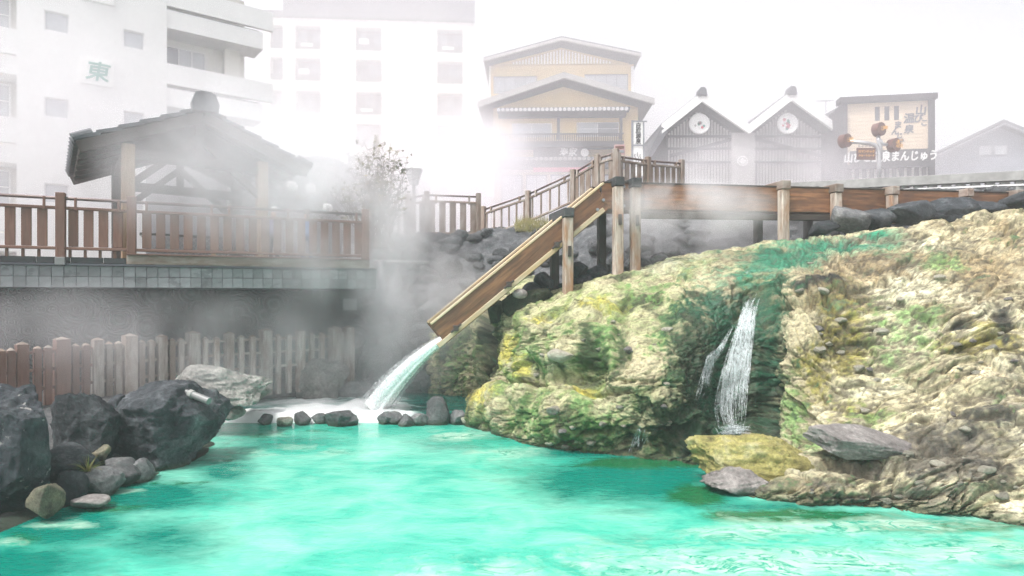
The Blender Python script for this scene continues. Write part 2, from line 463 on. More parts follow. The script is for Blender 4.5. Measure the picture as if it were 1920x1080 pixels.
# ---- the sinter cliff
CC = [
 [(760,738,17.4),(765,700,17.3),(775,660,17.2),(790,630,17.2),(810,605,17.4),(830,580,17.9),(860,555,18.4),(900,535,19),(940,515,20)],
 [(822,738,16.3),(824,700,16.2),(828,660,16.1),(838,630,16.1),(852,606,16.3),(870,580,16.8),(900,556,17.4),(940,536,18),(980,516,19)],
 [(880,742,15.8),(882,710,15.6),(884,670,15.5),(887,630,15.4),(892,600,15.5),(905,575,15.8),(930,555,16.2),(960,535,17),(1000,515,18)],
 [(895,800,13.2),(905,765,13.05),(918,732,13.3),(926,714,13.9),(930,660,14.1),(935,620,14.15),(950,590,14.3),(985,565,14.6),(1040,535,15.5)],
 [(985,828,11.9),(990,790,11.8),(995,740,11.9),(1000,700,12.2),(1000,660,12.5),(1000,620,12.7),(1010,590,13.0),(1040,560,13.6),(1090,525,15)],
 [(1060,842,11.3),(1065,800,11.1),(1070,755,11.2),(1075,710,11.6),(1080,660,11.7),(1085,620,11.9),(1095,585,12.4),(1110,550,13.2),(1150,512,14.6)],
 [(1160,852,10.9),(1170,815,10.8),(1175,780,10.7),(1180,740,10.7),(1185,690,10.9),(1190,640,11.3),(1195,590,11.9),(1205,540,12.8),(1230,490,14.5)],
 [(1250,865,10.45),(1255,830,10.6),(1258,790,10.8),(1260,740,10.6),(1262,690,10.8),(1268,630,11.3),(1275,570,12),(1290,520,13),(1315,474,14.6)],
 [(1300,872,10.25),(1308,835,10.35),(1315,790,10.8),(1320,740,11.1),(1325,690,11.2),(1335,630,11.5),(1345,570,12.1),(1370,510,13),(1400,461,14.6)],
 [(1345,858,10.65),(1352,825,10.9),(1360,790,11.3),(1370,740,11.5),(1380,690,11.6),(1390,630,11.7),(1410,570,12.2),(1440,500,13),(1490,449,14.4)],
 [(1412,850,10.7),(1420,820,10.9),(1428,790,11.2),(1435,740,11.3),(1440,690,11.35),(1455,630,11.5),(1470,560,12),(1495,500,12.7),(1560,440,14.2)],
 [(1400,925,8.75),(1420,890,9.0),(1435,865,9.4),(1450,835,10.3),(1465,780,10.6),(1475,700,10.7),(1490,620,11),(1525,525,11.9),(1610,432,14)],
 [(1480,943,8.35),(1495,900,8.5),(1510,870,8.9),(1520,830,9.6),(1530,770,10),(1545,690,10.4),(1565,600,10.9),(1605,508,11.9),(1685,424,13.8)],
 [(1580,952,8.15),(1595,905,8.3),(1610,870,8.6),(1620,820,9.2),(1635,750,9.7),(1650,670,10.2),(1670,580,10.8),(1705,498,11.8),(1765,414,13.6)],
 [(1700,960,8.0),(1710,915,8.1),(1720,865,8.4),(1730,810,8.9),(1745,740,9.4),(1760,660,9.9),(1780,570,10.6),(1805,488,11.6),(1842,404,13.4)],
 [(1800,965,7.9),(1815,920,8.0),(1825,865,8.25),(1835,800,8.7),(1850,730,9.2),(1865,650,9.8),(1880,565,10.4),(1900,478,11.5),(1930,392,13.3)],
 [(1930,985,7.5),(1935,935,7.7),(1940,870,8.0),(1950,800,8.4),(1965,720,9),(1980,640,9.5),(1995,550,10.2),(2010,466,11.2),(2030,380,13)],
 [(2150,1010,7.1),(2155,950,7.3),(2160,880,7.6),(2170,800,8.1),(2180,710,8.7),(2190,620,9.2),(2200,530,10),(2210,440,11.2),(2230,362,13)],
 [(2450,1060,6.4),(2455,990,6.6),(2460,900,6.9),(2470,800,7.4),(2480,710,8),(2490,610,8.6),(2500,520,9.4),(2510,430,10.6),(2530,350,12.4)],
]
ctl = np.zeros((len(CC), 12, 3))
for i, col_ in enumerate(CC):
    pts = [np.array(P(*q)) for q in col_]
    a = pts[0].copy(); a[2] = -.9; a[1] += .05
    e1 = pts[-1] + np.array([.25, 1.3, -.35]); e2 = pts[-1] + np.array([.6, 4.0, -1.4])
    ctl[i] = np.array([a] + pts + [e1, e2])
NU, NV = 860, 480
S = catmull(catmull(ctl, NU).transpose(1, 0, 2), NV)      # (NV, NU, 3)
base_px, base_py = proj(S)
nrm = grid_normals(S)
if nrm[:, :, 1].mean() > 0: nrm = -nrm
q = S.reshape(-1, 3)
spx, spy = base_px.reshape(-1), base_py.reshape(-1)
spw = spx + 9 * fbm(q * 3, 2, 141); spv = spy + 9 * fbm(q * 3 + 20, 2, 142)
sgn = lambda lst: sum(a * np.exp(-(((spw - cx) / rx / 1.15) ** 2 + ((spv - cy) / ry / 1.15) ** 2) ** 2) for (cx, cy, rx, ry, a) in lst)
big = fbm(q * .9, 3, 11)
warp = np.stack([fbm(q * 1.3, 3, 31), fbm(q * 1.3 + 40, 3, 32), fbm(q * 1.3 + 80, 3, 33)], -1)
rough = sstep(1440, 1620, spx); rr_ = rough[:, None]
# broken rock: faceted chunks at three sizes, flattened into tilted slabs on the right
al_ = q[:, 0] * .95 + q[:, 1] * .3; ac_ = q[:, 1] * .95 - q[:, 0] * .3; bd_ = q[:, 2] - q[:, 0] * .30 + q[:, 1] * .12
qs = np.stack([al_, ac_, bd_ * (1.2 + 2.6 * rough)], -1)
def facet(sc_, k, wamp, tilt):
    f1, f2, vec, g = worley(qs * sc_ + warp * wamp, k)
    d = (g[:, 3] - .5) + tilt * ((g[:, :3] - .5) * vec).sum(1)
    return d, sstep(.13, .0, f2 - f1), g[:, 0] - .5, f1
fa, ca, ta, ra = facet(1.25, 200, .45, 1.6)
fb, cb_, tb, rb_ = facet(3.3, 230, .6, 1.7)
fc, cc_, tc, rc_ = facet(8.5, 260, .9, 1.8)
chip = fbm(q * np.array([10, 10, 16]) + warp, 4, 61, .6, ridge=True)
grit = fbm(q * 30, 3, 71, .6)
lumpy = .5 - np.minimum(rb_, .9)                       # rounded sinter knobs on the left
patch = sstep(-.35, .25, fbm(q * .8 + 3, 3, 66))
nz_ = np.abs(nrm[:, :, 2]).reshape(-1); worn = 1 - .70 * sstep(.40, .78, nz_)       # gentle ground is worn smoother than the steep face
disp = .17 * big + (.12 + .04 * rough) * (.35 + .65 * worn) * fa - (.03 + .04 * rough) * ca
disp += worn * ((.036 + .040 * rough * patch) * fb - (.012 + .025 * rough * patch) * cb_) + (1 - rough) * .035 * lumpy + .05 * (1 - rough) * fbm(q * np.array([3.5, 3.5, 1.6]), 3, 44, ridge=True)
disp += worn * ((.018 + .012 * rough) * fc - .014 * cc_ + .014 * chip + .006 * grit)
blk, blk2 = ta, tb
# short crevices along the bedding
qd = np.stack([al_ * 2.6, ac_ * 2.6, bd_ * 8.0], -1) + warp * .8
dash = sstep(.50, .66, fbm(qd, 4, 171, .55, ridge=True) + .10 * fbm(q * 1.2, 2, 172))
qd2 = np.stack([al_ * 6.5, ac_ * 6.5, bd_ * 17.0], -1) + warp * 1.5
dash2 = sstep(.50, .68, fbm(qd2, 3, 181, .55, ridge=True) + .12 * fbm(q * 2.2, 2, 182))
disp -= worn * ((.035 + .030 * rough) * dash + (.012 + .014 * rough) * dash2)
smooth_top = sstep(520, 440, spy) * sstep(1600, 1250, spx)
disp *= 1 - .6 * smooth_top
disp += sgn([(1045, 668, 48, 26, .22), (925, 765, 45, 36, .12), (1050, 765, 60, 55, .12), (1205, 765, 70, 48, .12), (1540, 548, 60, 26, .22), (1500, 625, 40, 40, .10),
             (1840, 705, 70, 40, .2), (1780, 905, 90, 30, .14), (1500, 915, 80, 22, .12), (1270, 800, 40, 25, .18), (1300, 790, 22, 20, .15), (1130, 560, 60, 18, .10),
             (1108, 690, 26, 44, -.26), (1262, 822, 40, 28, -.3), (1345, 760, 30, 80, -.12), (1002, 700, 11, 60, -.26), (912, 640, 10, 60, -.5), (1440, 745, 18, 100, -.35), (1190, 830, 18, 26, -.2),
             (1878, 592, 22, 24, -.16), (1060, 712, 46, 10, -.2), (960, 650, 10, 40, -.12), (1165, 640, 14, 70, -.12), (1620, 880, 120, 8, -.16), (1700, 640, 90, 8, -.07),
             (1780, 610, 40, 6, -.10), (1500, 580, 46, 6, -.15), (1800, 790, 100, 6, -.12), (1650, 930, 110, 5, -.1), (1385, 690, 45, 110, -.16), (960, 780, 8, 30, -.2), (1130, 735, 60, 6, -.15), (1000, 720, 60, 5, -.15), (1150, 800, 70, 5, -.14), (1090, 600, 70, 5, -.08), (1210, 715, 60, 5, -.1)])
V = S + nrm * disp.reshape(NV, NU, 1)
# colour of the rock, with shade painted into the crevices
def cmix(c, k, new):
    k = np.clip(k, 0, 1)[:, None]; return c * (1 - k) + np.array(new) * k
n0 = fbm(q * .8 + 5, 4, 101); n1 = fbm(q * 2.3 + warp, 5, 111, .6); n2 = fbm(q * np.array([6, 6, 14]) + warp * 2, 4, 121, .6); n3 = fbm(q * 15, 3, 131)
def bm_(lst, k=.5, lo=.22, hi=.80):
    return .92 * sstep(lo, hi, blobs(spx, spy, lst) + 1.5 * k * (.5 * n1 + .5 * n2 + .4 * n3))
C = np.tile(np.array([.50, .45, .33]), (len(q), 1))
C = cmix(C, sstep(-.05, .45, n0 + .5 * n2), (.62, .58, .46))
C = cmix(C, sstep(.0, .4, n1 + .5 * n2 + .3 * tb) * .85, (.34, .28, .185))
C = cmix(C, rough * sstep(.1, .45, n2 + .5 * tc + .3 * n1) * .75, (.20, .16, .115))
left = sstep(1490, 1390, spx)
C = cmix(C, left * sstep(-.45, .2, n0 + .4 * n1) * .8, (.46, .45, .29))
C = cmix(C, left * sstep(-.2, .4, n1 + .35 * n2 + .2 * n0) * .75, (.25, .35, .13))
C = cmix(C, left * sstep(.12, .55, n1 + .4 * n2 + .15 * n3) * .75, (.10, .18, .05))
C = cmix(C, left * sstep(.2, .6, -n0 + .5 * n2 + .2 * tb) * .65, (.58, .53, .36))
low = sstep(740, 850, spy) * left
C = cmix(C, low * sstep(-.5, .2, n2 + n1) * .85, (.13, .145, .055))
C = cmix(C, left * sstep(.05, .45, fbm(q * np.array([2.2, 2.2, .7]) + 7, 4, 155) + .4 * n2) * .9, (.06, .085, .035))
C = cmix(C, bm_([(1640, 505, 190, 50, .9), (1850, 510, 130, 70, .85), (1800, 600, 60, 40, .6), (1560, 560, 80, 30, .8), (1880, 430, 80, 20, .6)]), (.36, .28, .18))
C = cmix(C, bm_([(1640, 500, 140, 22, .55), (1540, 545, 50, 16, .8), (1900, 540, 60, 40, .6), (1560, 600, 60, 30, .6)], .6), (.17, .135, .10))
C = cmix(C, bm_([(1700, 540, 90, 45, .62), (1620, 720, 120, 50, .6), (1750, 460, 90, 22, .5), (1700, 650, 120, 50, .5)], .5), (.68, .67, .55))
C = cmix(C, bm_([(1580, 640, 60, 90, .85), (1530, 700, 45, 80, .7), (1860, 650, 80, 45, .8), (1790, 640, 60, 25, .6), (1600, 770, 90, 30, .6)], .6), (.34, .30, .085))
C = cmix(C, bm_([(1570, 650, 40, 60, .6), (1830, 660, 80, 16, .75), (1500, 760, 30, 60, .5)], .7), (.13, .105, .035))
C = cmix(C, bm_([(1700, 610, 90, 40, .66), (1770, 500, 40, 20, .6), (1690, 660, 80, 40, .5), (1480, 780, 40, 80, .7), (1540, 830, 80, 40, .55), (1640, 780, 80, 30, .5)], .6), (.26, .42, .17))
C = cmix(C, bm_([(1640, 440, 60, 12, .8), (1700, 428, 60, 10, .6), (1630, 870, 130, 30, .6), (1800, 860, 150, 90, 1.0), (1700, 930, 160, 26, .8), (1560, 915, 70, 16, .55), (1880, 790, 70, 60, .6), (1400, 905, 70, 30, .8)], .5), (.19, .17, .155))
C = cmix(C, bm_([(1790, 840, 90, 50, .6), (1860, 880, 80, 40, .6), (1720, 900, 80, 18, .6), (1640, 930, 120, 14, .6), (1850, 800, 90, 40, .6), (1900, 690, 40, 60, .5), (1690, 800, 60, 14, .5)], .8), (.085, .078, .072))
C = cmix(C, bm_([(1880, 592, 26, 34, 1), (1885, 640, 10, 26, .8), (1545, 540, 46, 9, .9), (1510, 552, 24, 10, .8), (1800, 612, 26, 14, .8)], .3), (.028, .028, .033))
C = cmix(C, bm_([(1900, 960, 90, 30, .75), (1870, 700, 60, 35, .65), (1900, 760, 60, 10, .5)], .5), (.60, .54, .44))
# greens of the left face and the wet gully
C = cmix(C, bm_([(1225, 500, 90, 26, .5), (1300, 480, 90, 20, .45), (1330, 460, 120, 16, .5)], .4), (.62, .62, .56))
C = cmix(C, bm_([(1220, 545, 60, 35, .6), (1000, 660, 50, 70, .5), (960, 700, 40, 60, .5), (1140, 640, 60, 70, .6), (1240, 640, 40, 90, .5), (1000, 790, 60, 40, .55), (1130, 780, 70, 60, .55), (860, 680, 50, 60, .55)], .6), (.20, .36, .13))
C = cmix(C, bm_([(1110, 660, 36, 50, .8), (1160, 650, 20, 50, .6), (1020, 690, 26, 26, .6), (1160, 815, 120, 26, .7), (1230, 830, 60, 30, .8), (1040, 620, 40, 20, .45), (985, 770, 24, 40, .6), (1090, 790, 40, 30, .45)], .6), (.075, .17, .05))
C = cmix(C, bm_([(950, 660, 20, 40, .65), (905, 745, 40, 25, .7), (1120, 575, 60, 20, .5), (1090, 730, 30, 14, .6), (985, 690, 20, 30, .6), (1010, 600, 40, 16, .5)], .5), (.58, .50, .14))
C = cmix(C, bm_([(1100, 650, 14, 60, .95), (1165, 655, 13, 60, .9), (1130, 690, 10, 50, .7), (1060, 690, 10, 26, .7), (1020, 640, 8, 40, .5), (1255, 690, 12, 70, .7)], .35), (.055, .10, .035))
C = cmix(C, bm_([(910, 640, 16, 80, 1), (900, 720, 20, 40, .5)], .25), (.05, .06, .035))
C = cmix(C, bm_([(1300, 700, 60, 110, .85), (1280, 600, 60, 50, .75), (1300, 790, 60, 60, .95), (1360, 780, 60, 70, 1), (1250, 810, 70, 40, .7), (1420, 800, 40, 60, 1)], .5), (.055, .17, .065))
C = cmix(C, bm_([(1375, 690, 85, 160, 1.4), (1290, 790, 100, 70, 1.2), (1305, 650, 55, 110, 1.0), (1190, 830, 60, 30, .7)], .5), (.025, .075, .03))
C = cmix(C, bm_([(1370, 640, 50, 120, .85), (1330, 570, 60, 40, .8), (1440, 600, 50, 60, .9), (1430, 690, 30, 90, .9), (1460, 540, 50, 30, .8), (1350, 740, 45, 80, .8)], .45), (.014, .13, .07))
C = cmix(C, bm_([(1560, 462, 130, 22, .9), (1450, 490, 90, 28, .9), (1660, 436, 60, 10, .8), (1350, 520, 70, 30, .6)], .5), (.26, .40, .27))
C = cmix(C, bm_([(1560, 459, 110, 13, 1.0), (1480, 482, 90, 22, 1.05), (1640, 438, 40, 6, .8), (1430, 505, 60, 18, .7), (1400, 520, 60, 20, .6)], .3), (.03, .26, .165))
C = cmix(C, bm_([(1445, 760, 18, 90, .95), (1290, 830, 50, 40, .6), (1320, 690, 24, 70, .5), (1190, 835, 16, 26, .9)], .5), (.02, .045, .025))
C = cmix(C, sstep(.25, .6, n3 + .5 * n2) * .35, (.72, .70, .60)) if False else C
g_ = C.mean(1, keepdims=True); C = np.clip(g_ + (C - g_) * 1.0, .003, 1) * .84
C *= np.array([1, 1.0, .90])
lum = C.mean(1, keepdims=True); C = C * (np.clip(lum, .01, 1) / .27) ** .30 * .97; lum = C.mean(1, keepdims=True); C = np.clip(lum + (C - lum) * 1.06, .003, 1)
C *= (1 + .28 * n3 + .22 * n2 + .4 * rough * blk + (.15 + .35 * rough) * blk2 + (.1 + .3 * rough) * tc)[:, None]
C = cmix(C, dash * (.35 + .35 * rough), (.07, .058, .038)); C = cmix(C, dash2 * (.3 + .3 * rough), (.09, .075, .05))  # crevice shade painted in as dark dashes, coarse and fine
C = cmix(C, sstep(.16, .02, q[:, 2] + .06 * n1) * .75, (.045, .06, .03))
m, t, b = newmat('sinter_rock'); N = NT(t)
at = N.n('ShaderNodeAttribute', attribute_name='tint')
v = N.pos()
f = N.noise(v, 20, 7, .75)
stn = N.ramp(N.noise(N.pos((1, 1, 2.6)), 5.5, 8, .72, .4), [(.36, (.38, .33, .27)), (.47, (1, 1, 1)), (.6, (1, 1, 1)), (.72, (1.25, 1.24, 1.2))])
c = N.mix(.8, N.mix(.75, at.outputs['Color'], stn, 'MULTIPLY'), N.ramp(f, [(.28, (.3, .3, .3)), (.5, (1, 1, 1)), (.75, (1.5, 1.5, 1.45))]), 'MULTIPLY')
N.l(c, b.inputs['Base Color'])
wet = N.n('ShaderNodeAttribute', attribute_name='wet')
N.l(N.math('SUBTRACT', .82, N.math('MULTIPLY', wet.outputs['Fac'], .5)), b.inputs['Roughness'])
hgt = N.math('ADD', N.noise(v, 14, 8, .72), N.math('MULTIPLY', N.noise(v, 60, 4, .6), .3))
N.l(N.bump(hgt, .028, .9), b.inputs['Normal'])
wetm = bm_([(1370, 660, 70, 160, 1), (1560, 458, 100, 16, 1), (1470, 490, 90, 30, 1)], .3)
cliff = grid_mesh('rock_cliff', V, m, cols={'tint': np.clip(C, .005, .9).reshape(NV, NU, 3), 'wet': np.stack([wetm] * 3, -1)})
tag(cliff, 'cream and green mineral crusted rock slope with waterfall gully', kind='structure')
CPX, CPY = proj(V)
def on_cliff(px_, py_, lift=0.0):
    d = (CPX - px_) ** 2 + (CPY - py_) ** 2
    i = np.argmin(d); i, j = divmod(int(i), NU)
    return Vector(V[i, j] + nrm[i, j] * lift)

# ---- waterfall: many thin strands that hug the rock
m, t, b = newmat('falling_water'); N = NT(t)
b.inputs['Base Color'].default_value = (.8, .86, .87, 1); b.inputs['Roughness'].default_value = .25
f = N.noise(N.pos((26, 26, 5.0)), 2, 5, .65)
N.l(N.ramp(f, [(.40, (.0, .0, .0)), (.70, (.62, .62, .62))]), b.inputs['Alpha'])
rs = random.Random(8)
def strands(name, paths, n, spread0, spread1, label, width=.02, parent=None):
    mb = MB()
    for k in range(n):
        o0, o1 = rs.gauss(0, 1), rs.gauss(0, 1)
        a, e = rs.uniform(0, .45), rs.uniform(.6, 1)
        path = rs.choice(paths)
        pts = []
        nn_ = 26
        for i in range(nn_):
            u = a + (e - a) * i / (nn_ - 1)
            s_ = u * (len(path) - 1); j = min(int(s_), len(path) - 2); f_ = s_ - j
            x = path[j][0] * (1 - f_) + path[j + 1][0] * f_; y = path[j][1] * (1 - f_) + path[j + 1][1] * f_
            off = (o0 * (1 - u) + (.75 * o0 + .25 * o1) * u) * (spread0 + (spread1 - spread0) * u) + 1.5 * math.sin(u * 9 + o1 * 3)
            p = on_cliff(x + off, y, .02)
            pts.append(p)
        for _ in range(3):
            pts = [pts[0]] + [(pts[i-1] + pts[i] * 2 + pts[i+1]) / 4 + Vector((0, -.012, .003)) for i in range(1, len(pts) - 1)] + [pts[-1]]
        w_ = width * rs.uniform(.4, 1.3)
        vs_ = []; L = len(pts)
        for i, p in enumerate(pts):
            ww = w_ * (math.sin(math.pi * (i + .6) / (L + .2)) ** .6)
            vs_ += [p + Vector((-ww, 0, 0)), p + Vector((0, -ww * .5, 0)), p + Vector((ww, 0, 0))]
        mb.add(vs_, [(3*i+k2, 3*i+k2+1, 3*i+k2+4, 3*i+k2+3) for i in range(L-1) for k2 in (0, 1)])
    o = mb.build(name, m, parent, smooth=True)
    return tag(o, label, 'waterfall', kind='stuff') if parent is None else o
strands('waterfall', [[(1490, 520), (1455, 528), (1418, 545), (1402, 580), (1392, 640), (1380, 700), (1372, 760), (1376, 815)],
                      [(1425, 545), (1398, 590), (1378, 650), (1362, 710), (1355, 770), (1368, 812)],
                      [(1412, 560), (1404, 620), (1398, 680), (1390, 740), (1384, 800)]], 150, 3, 9,
        'white main waterfall running down the green gully', .011)
wide_m, wide_t, wide_b = newmat('sheet_water'); N2 = NT(wide_t)
wide_b.inputs['Base Color'].default_value = (.78, .85, .86, 1); wide_b.inputs['Roughness'].default_value = .2
N2.l(N2.ramp(N2.noise(N2.pos((22, 22, 2.6)), 1.6, 5, .6), [(.42, (0, 0, 0)), (.68, (.32, .32, .32))]), wide_b.inputs['Alpha'])
thin_m = m; m = wide_m
fw = strands('waterfall_sheet', [[(1490, 520), (1455, 528), (1418, 545), (1402, 580), (1392, 640), (1380, 700), (1372, 760), (1376, 815)], [(1425, 545), (1398, 590), (1378, 650), (1362, 710), (1355, 770), (1368, 812)]], 60, 4, 12,
        'clear veil of water round the main waterfall', .035)
m = thin_m
strands('waterfall', [[(1372, 610), (1350, 650), (1325, 690), (1308, 750)], [(1360, 640), (1330, 670), (1312, 745)]], 60, 3, 7,
        'thin side trickle left of the main waterfall', .009)
strands('waterfall', [[(1200, 795), (1192, 825), (1186, 850)], [(1206, 800), (1202, 848)]], 16, 4, 8,
        'small dark trickle low on the rock above the pool', .012)
strands('waterfall', [[(1475, 510), (1440, 520), (1400, 528)], [(1410, 505), (1398, 525)], [(1480, 520), (1440, 540)]], 18, 3, 5,
        'short water slide at the lip of the green stream', .016)

mb = MB(); rs = random.Random(31)
for k in range(150):
    x_, y_ = (1374, 812)
    o_ = on_cliff(x_ + rs.gauss(0, 11 if k < 150 else 6), y_ + rs.uniform(-8, 6), .03); d_ = Vector((rs.gauss(0, .10), rs.gauss(-.08, .06), rs.uniform(.02, .14)))
    mb.tube([o_, o_ + d_ * .6, o_ + d_ + Vector((0, 0, -.03))], [.012, .009, .002], 4)
tag(mb.build('splash', m, smooth=True), 'white splash at the foot of the main waterfall', 'splash', kind='stuff')

# ---- stony bank behind the upper pool
BK = [
 [(600,738,19.5),(600,690,19.6),(605,640,19.7),(610,590,19.8),(620,540,19.9),(630,500,20),(640,470,20.2),(640,462,22)],
 [(690,738,17.6),(690,690,17.8),(695,640,18),(700,590,18.2),(705,540,18.4),(710,500,18.7),(712,470,19.2),(712,462,22)],
 [(760,735,16.8),(760,680,17),(760,620,17.2),(760,560,17.5),(760,520,18),(760,480,18.8),(760,452,19.8),(760,448,22)],
 [(850,735,16.8),(850,680,17),(850,620,17.2),(850,560,17.6),(855,520,18.2),(860,480,19),(865,442,20),(865,440,22)],
 [(950,700,17),(950,640,17.2),(950,590,17.5),(950,540,17.9),(950,500,18.4),(955,465,19.2),(960,432,20),(960,430,22)],
 [(1050,640,17),(1050,560,17.2),(1050,530,17.4),(1050,505,17.7),(1050,480,18.2),(1055,455,18.8),(1060,428,19.6),(1060,420,22)],
 [(1200,600,17),(1200,550,17),(1200,510,17),(1200,480,17.2),(1200,455,17.6),(1200,425,18.2),(1200,395,19),(1200,380,22)],
 [(1400,560,17.2),(1400,500,17.2),(1400,470,17.3),(1400,450,17.5),(1400,425,17.9),(1400,405,18.4),(1400,378,19.2),(1400,366,22)],
 [(1600,520,17.5),(1600,470,17.5),(1600,440,17.8),(1600,420,18),(1600,400,18.3),(1600,388,18.8),(1600,368,19.6),(1600,360,22)],
 [(1900,480,18),(1900,430,18.1),(1900,405,18.3),(1900,390,18.6),(1900,378,19),(1900,368,19.5),(1900,356,20.5),(1900,350,23)],
 [(2300,460,18),(2300,420,18.1),(2300,395,18.3),(2300,380,18.6),(2300,368,19),(2300,358,19.5),(2300,346,20.5),(2300,340,23)],
]
ctl = np.array([[np.array(P(*q_)) for q_ in c_] for c_ in BK])
ctl = np.concatenate([ctl[:, :1] + np.array([0, 0, -1.0]), ctl], 1)
B = catmull(catmull(ctl, 260).transpose(1, 0, 2), 120)
bn = grid_normals(B)
if bn[:, :, 1].mean() > 0: bn = -bn
qb = B.reshape(-1, 3)
db = (.18 * fbm(qb * 1.4, 4, 5) + .12 * np.abs(fbm(qb * 3, 3, 8))).reshape(120, 260, 1)
Bv = B + bn * db
bank = grid_mesh('stone_bank', Bv, M['stone_bank'])
tag(bank, 'steep bank of dark lava stones behind the upper pool', kind='structure')

def rock_verts(seed, sub=4, planes=9, n_amp=.12, flat=.0, freq=1.4):
    bm = bmesh.new(); bmesh.ops.create_icosphere(bm, subdivisions=sub, radius=1)
    v_ = np.array([x.co[:] for x in bm.verts]); f_ = [[x.index for x in y.verts] for y in bm.faces]; bm.free()
    rg = np.random.RandomState(seed)
    v_ = v_ * 1.25
    for k in range(planes):
        n_ = rg.normal(size=3); n_ /= np.linalg.norm(n_); d_ = rg.uniform(.62, .98)
        s_ = v_ @ n_ - d_
        v_ = v_ - np.clip(s_, 0, None)[:, None] * n_ * .94
    u_ = v_ / np.linalg.norm(v_, axis=1, keepdims=True)
    off = rg.uniform(-50, 50, 3)
    v_ = v_ + u_ * (n_amp * fbm(v_ * freq + off, 4, seed % 97))[:, None] + u_ * (n_amp * .5 * fbm(v_ * freq * 3.2 + off, 5, seed % 89, .62, ridge=True))[:, None]
    return v_, f_
def rock_mesh(name, seed, mat, dims=(1, 1, 1), **kw):
    v_, f_ = rock_verts(seed, **kw)
    ext = np.abs(v_).max(0); v_ = v_ / ext * np.array(dims)
    me = bpy.data.meshes.new(name); me.from_pydata(v_.tolist(), [], f_); me.shade_smooth(); me.materials.append(mat)
    return me
var = [rock_mesh('stone', 300 + i, M['stone_bank'], sub=3, planes=7, n_amp=.10) for i in range(10)]
rb = random.Random(21)
n_st = 0
for _ in range(3000):
    i, j = rb.randrange(12, 108), rb.randrange(10, 250)
    p = Vector(Bv[i, j]); x = 960 + FPX * p.x / p.y; y = HOR - FPX * (p.z - EYE) / p.y
    if not (690 < x < 1900 and y < 730): continue
    if 1050 < x < 1900 and y > 505: continue
    if n_st >= 290: break
    s = rb.uniform(.16, .34) * (1.5 if rb.random() < .1 else 1)
    o = bpy.data.objects.new('stone', rb.choice(var))
    Mx = Matrix.Translation(p) @ Matrix.Rotation(rb.uniform(0, 6.3), 4, 'Z') @ Matrix.Rotation(rb.uniform(-.5, .5), 4, 'X') @ Matrix.Diagonal((s * rb.uniform(.9, 1.4), s, s * rb.uniform(.6, .9), 1))
    put(o, Mx, bank); n_st += 1

# ---- gravel shelf on the left, under the boulders and the low fence
lx, ly = np.meshgrid(np.linspace(-14, -2.2, 130), np.linspace(4.5, 18.4, 140))
edge = np.interp(ly, [4, 7.3, 8.9, 10.5, 13, 14, 15.4, 16.3, 17.6], [-6.2, -5.9, -5.4, -5.2, -5.8, -6.1, -5.4, -4.2, -3.0]) + .2 * fbm(np.stack([ly.ravel() * .9, lx.ravel() * .3, lx.ravel() * 0], -1), 3, 4).reshape(lx.shape)
dist = edge - lx
lz = -1.0 + 1.0 * sstep(-1.0, .1, dist) + .72 * sstep(.1, 2.2, dist)
l2 = np.stack([lx.ravel(), ly.ravel(), lz.ravel()], -1)
lz = lz + .10 * fbm(l2 * 1.5, 4, 3).reshape(lx.shape)
tag(grid_mesh('shore', np.stack([lx, ly, lz], -1), M['rock_grey']), 'rubble shelf of grey ground under the boulders', kind='structure')
# ================================================================== THE THINGS
# ---- boulders
def boulder(name, c, dims, seed, mat, label, cat='boulder', group=None, sub=5, rz=0, rx=0, **kw):
    me = rock_mesh(name, seed, mat, dims, sub=sub, **kw)
    o = put(bpy.data.objects.new(name, me), Matrix.Translation(c) @ Matrix.Rotation(rz, 4, 'Z') @ Matrix.Rotation(rx, 4, 'Y'))
    return tag(o, label, cat, group)
G1 = 'dark boulders on the left shore'
boulder('boulder', P(8, 872, 8.0), (.70, .62, 1.0), 5, M['rock_lichen'], 'big black boulder with white lichen spots at the left edge of the water', group=G1, n_amp=.16, rz=.3, sub=6, planes=14)
boulder('boulder', P(160, 812, 9.5), (.62, .6, .66), 12, M['rock_dark'], 'rounded dark boulder wedged between two larger ones on the left shore', group=G1, n_amp=.16, sub=6, planes=14)
boulder('boulder', P(328, 806, 10.5), (1.03, .85, .82), 23, M['rock_dark'], 'largest dark boulder jutting into the turquoise pool below the pipe', group=G1, n_amp=.18, rz=.5, sub=6, planes=15)
boulder('boulder', P(400, 728, 12.6), (1.12, .8, .5), 31, M['rock_pale'], 'pale grey boulder behind the pipe on the left shore', group=G1, n_amp=.15, sub=6, planes=16)
boulder('boulder', P(428, 775, 12.4), (.32, .3, .16), 33, M['rock_pale'], 'small pale rock at the tip of the dark boulder by the foam', group=G1)
boulder('boulder', P(470, 740, 13.6), (.42, .4, .26), 36, M['rock_pale'], 'low pale rock beside the white foam near the low fence', group=G1)
boulder('boulder', P(597, 722, 15.9), (.78, .7, .68), 41, M['rock_pale'], 'pyramid shaped pale boulder behind the white foam', group=G1, n_amp=.28, planes=16, sub=6)
boulder('boulder', P(665, 735, 16.3), (.5, .5, .32), 44, M['rock_grey'], 'low grey boulder right of the pyramid boulder', group=G1)
boulder('boulder', P(228, 770, 10.3), (.22, .25, .28), 47, M['rock_dark'], 'small dark rock in the gap under the low fence', group=G1)
G2 = 'stones at the water edge below the grass tuft'
boulder('stone', P(86, 938, 7.7), (.19, .2, .22), 51, M['rock_ochre'], 'round ochre crusted stone beside the big black boulder', 'stone', G2, sub=4)
boulder('stone', P(132, 915, 8.3), (.20, .22, .24), 52, M['rock_dark'], 'dark stone just below the grass tuft', 'stone', G2, sub=4)
boulder('stone', P(188, 905, 8.7), (.26, .24, .22), 53, M['rock_grey'], 'egg shaped grey stone at the water right of the grass tuft', 'stone', G2, sub=4)
